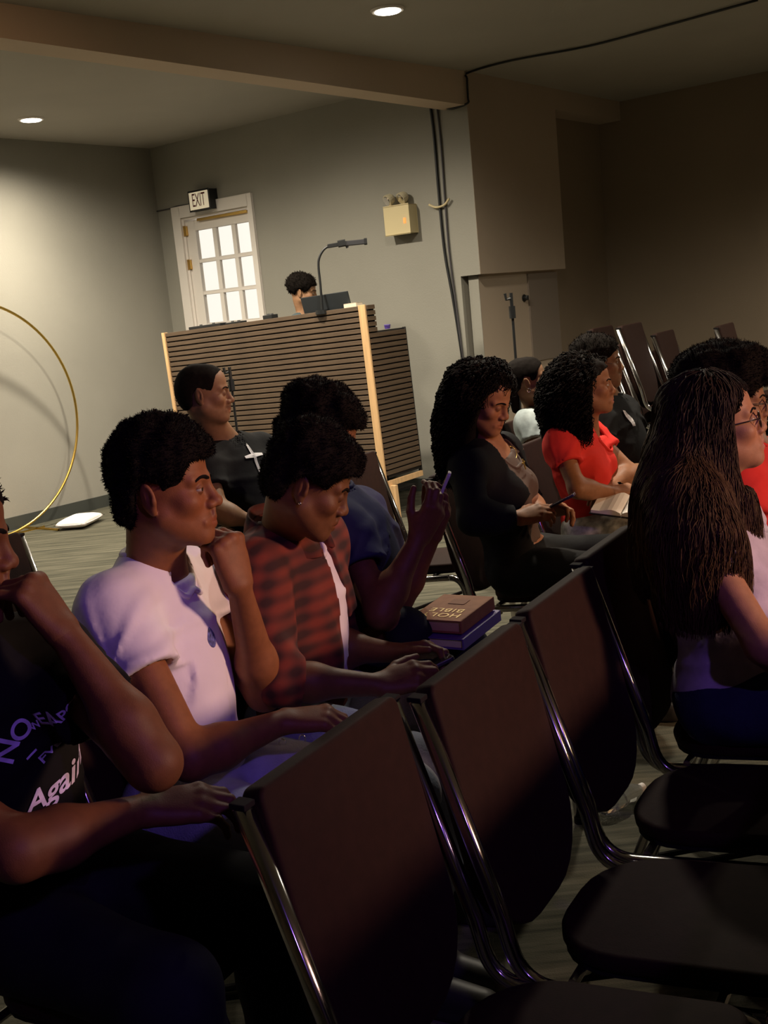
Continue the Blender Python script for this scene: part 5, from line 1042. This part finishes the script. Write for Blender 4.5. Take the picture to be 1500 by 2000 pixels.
# books on the empty seat
def book(label, c, yaw, w, h, th, cover, page=(.62, .52, .38), tilt=(0, 0)):
    t = thing('book', label, 'book', tuple(c)); t.rotation_euler = (tilt[0], tilt[1], yaw)
    bm = bmesh.new(); b_box(bm, (.002, 0, th/2), (w-.008, h-.01, th-.008), None, .001); obj('pages', bm, mat('page_edges_%d' % int(page[0]*100), page, .7), t)
    bm = bmesh.new(); b_box(bm, (0, 0, th-.002), (w, h, .004), None, .001); b_box(bm, (0, 0, .002), (w, h, .004), None, .001); b_box(bm, (-w/2+.002, 0, th/2), (.005, h, th), None, .0015); obj('cover', bm, cover, t); return t
BY = PI+YAW
bc = atz(888, 1236, .612)
pb = book('purple book under the brown one on the lap of the person in navy', bc, BY-.03, .172, .245, .03, mat('purple_cover', (.10, .05, .26), .5))
bb = book('brown book lettered HOLY BIBLE lying on a purple book', bc+[0.0, .012, .034], BY, .155, .215, .036, mat('tan_leather', (.30, .125, .055), .7, spec=.2, noise=.15, nscale=25), (.55, .36, .2))
for s_, y_, sz in (('HOLY', .068, .042), ('BIBLE', .028, .040)):
    me = text_mesh(s_, sz, spacing=1.1); me.transform(Matrix.Translation((0, y_, .0373))); link('lettering', me, mat('gold_foil', (.60, .40, .12), .5, .3), bb)
bm = bmesh.new(); b_box(bm, (0, -.045, .0372), (.05, .04, .0006)); obj('cover_stamp', bm, mat('stamp_tan', (.25, .105, .05), .7, spec=.2), bb)
for o in (bb, pb): o.rotation_euler = (math.radians(-2), 0, BY)
# open bible on the lap of the woman in red
o = thing('open_book', 'open white-paged book on the lap of the woman in red', 'book', tuple(at(1222, 990, 4.30))); o.rotation_euler = (math.radians(14), math.radians(8), math.radians(-25))
for sg in (-1, 1):
    bm = bmesh.new(); n_ = 8; top = [(sg*(.004+.115*t), .012+.012*math.sin(PI*min(1, t*1.5))*(1-.5*t)) for t in np.linspace(0, 1, n_)]; vs = []
    for y in (-.085, .085): vs.append([bm.verts.new((x, y, z)) for x, z in top]+[bm.verts.new((sg*.119, y, 0)), bm.verts.new((0, y, 0))])
    m_ = len(vs[0])
    for j in range(m_): bm.faces.new((vs[0][j], vs[0][(j+1) % m_], vs[1][(j+1) % m_], vs[1][j]))
    bm.faces.new(vs[0]); bm.faces.new(vs[1]); obj('page_block', bm, mat('white_page', (.85, .80, .74), .7), o)
bm = bmesh.new(); b_box(bm, (0, 0, -.003), (.25, .18, .005), None, .001); obj('cover', bm, M_black, o)
# crumpled clear bottle on the carpet
q = atz(1208, 1562, .03); o = thing('plastic_bottle', 'crumpled clear plastic bottle lying on the carpet under the chairs', 'bottle', (q[0], q[1], 0), .6)
m = mat('clear_plastic', (.9, .92, .95), .08); m.node_tree.nodes['Principled BSDF'].inputs['Transmission Weight'].default_value = .9
bm = bmesh.new(); rr = np.random.RandomState(3); b_tube(bm, [(x, .004*rr.normal(), .034) for x in np.linspace(-.09, .09, 9)], [.012, .028, .033, .026, .032, .025, .031, .024, .012], 12); obj('shell', bm, m, o)
bm = bmesh.new(); b_cyl(bm, (.098, 0, .034), .013, .016, (1, 0, 0)); obj('cap', bm, M_whitep, o)
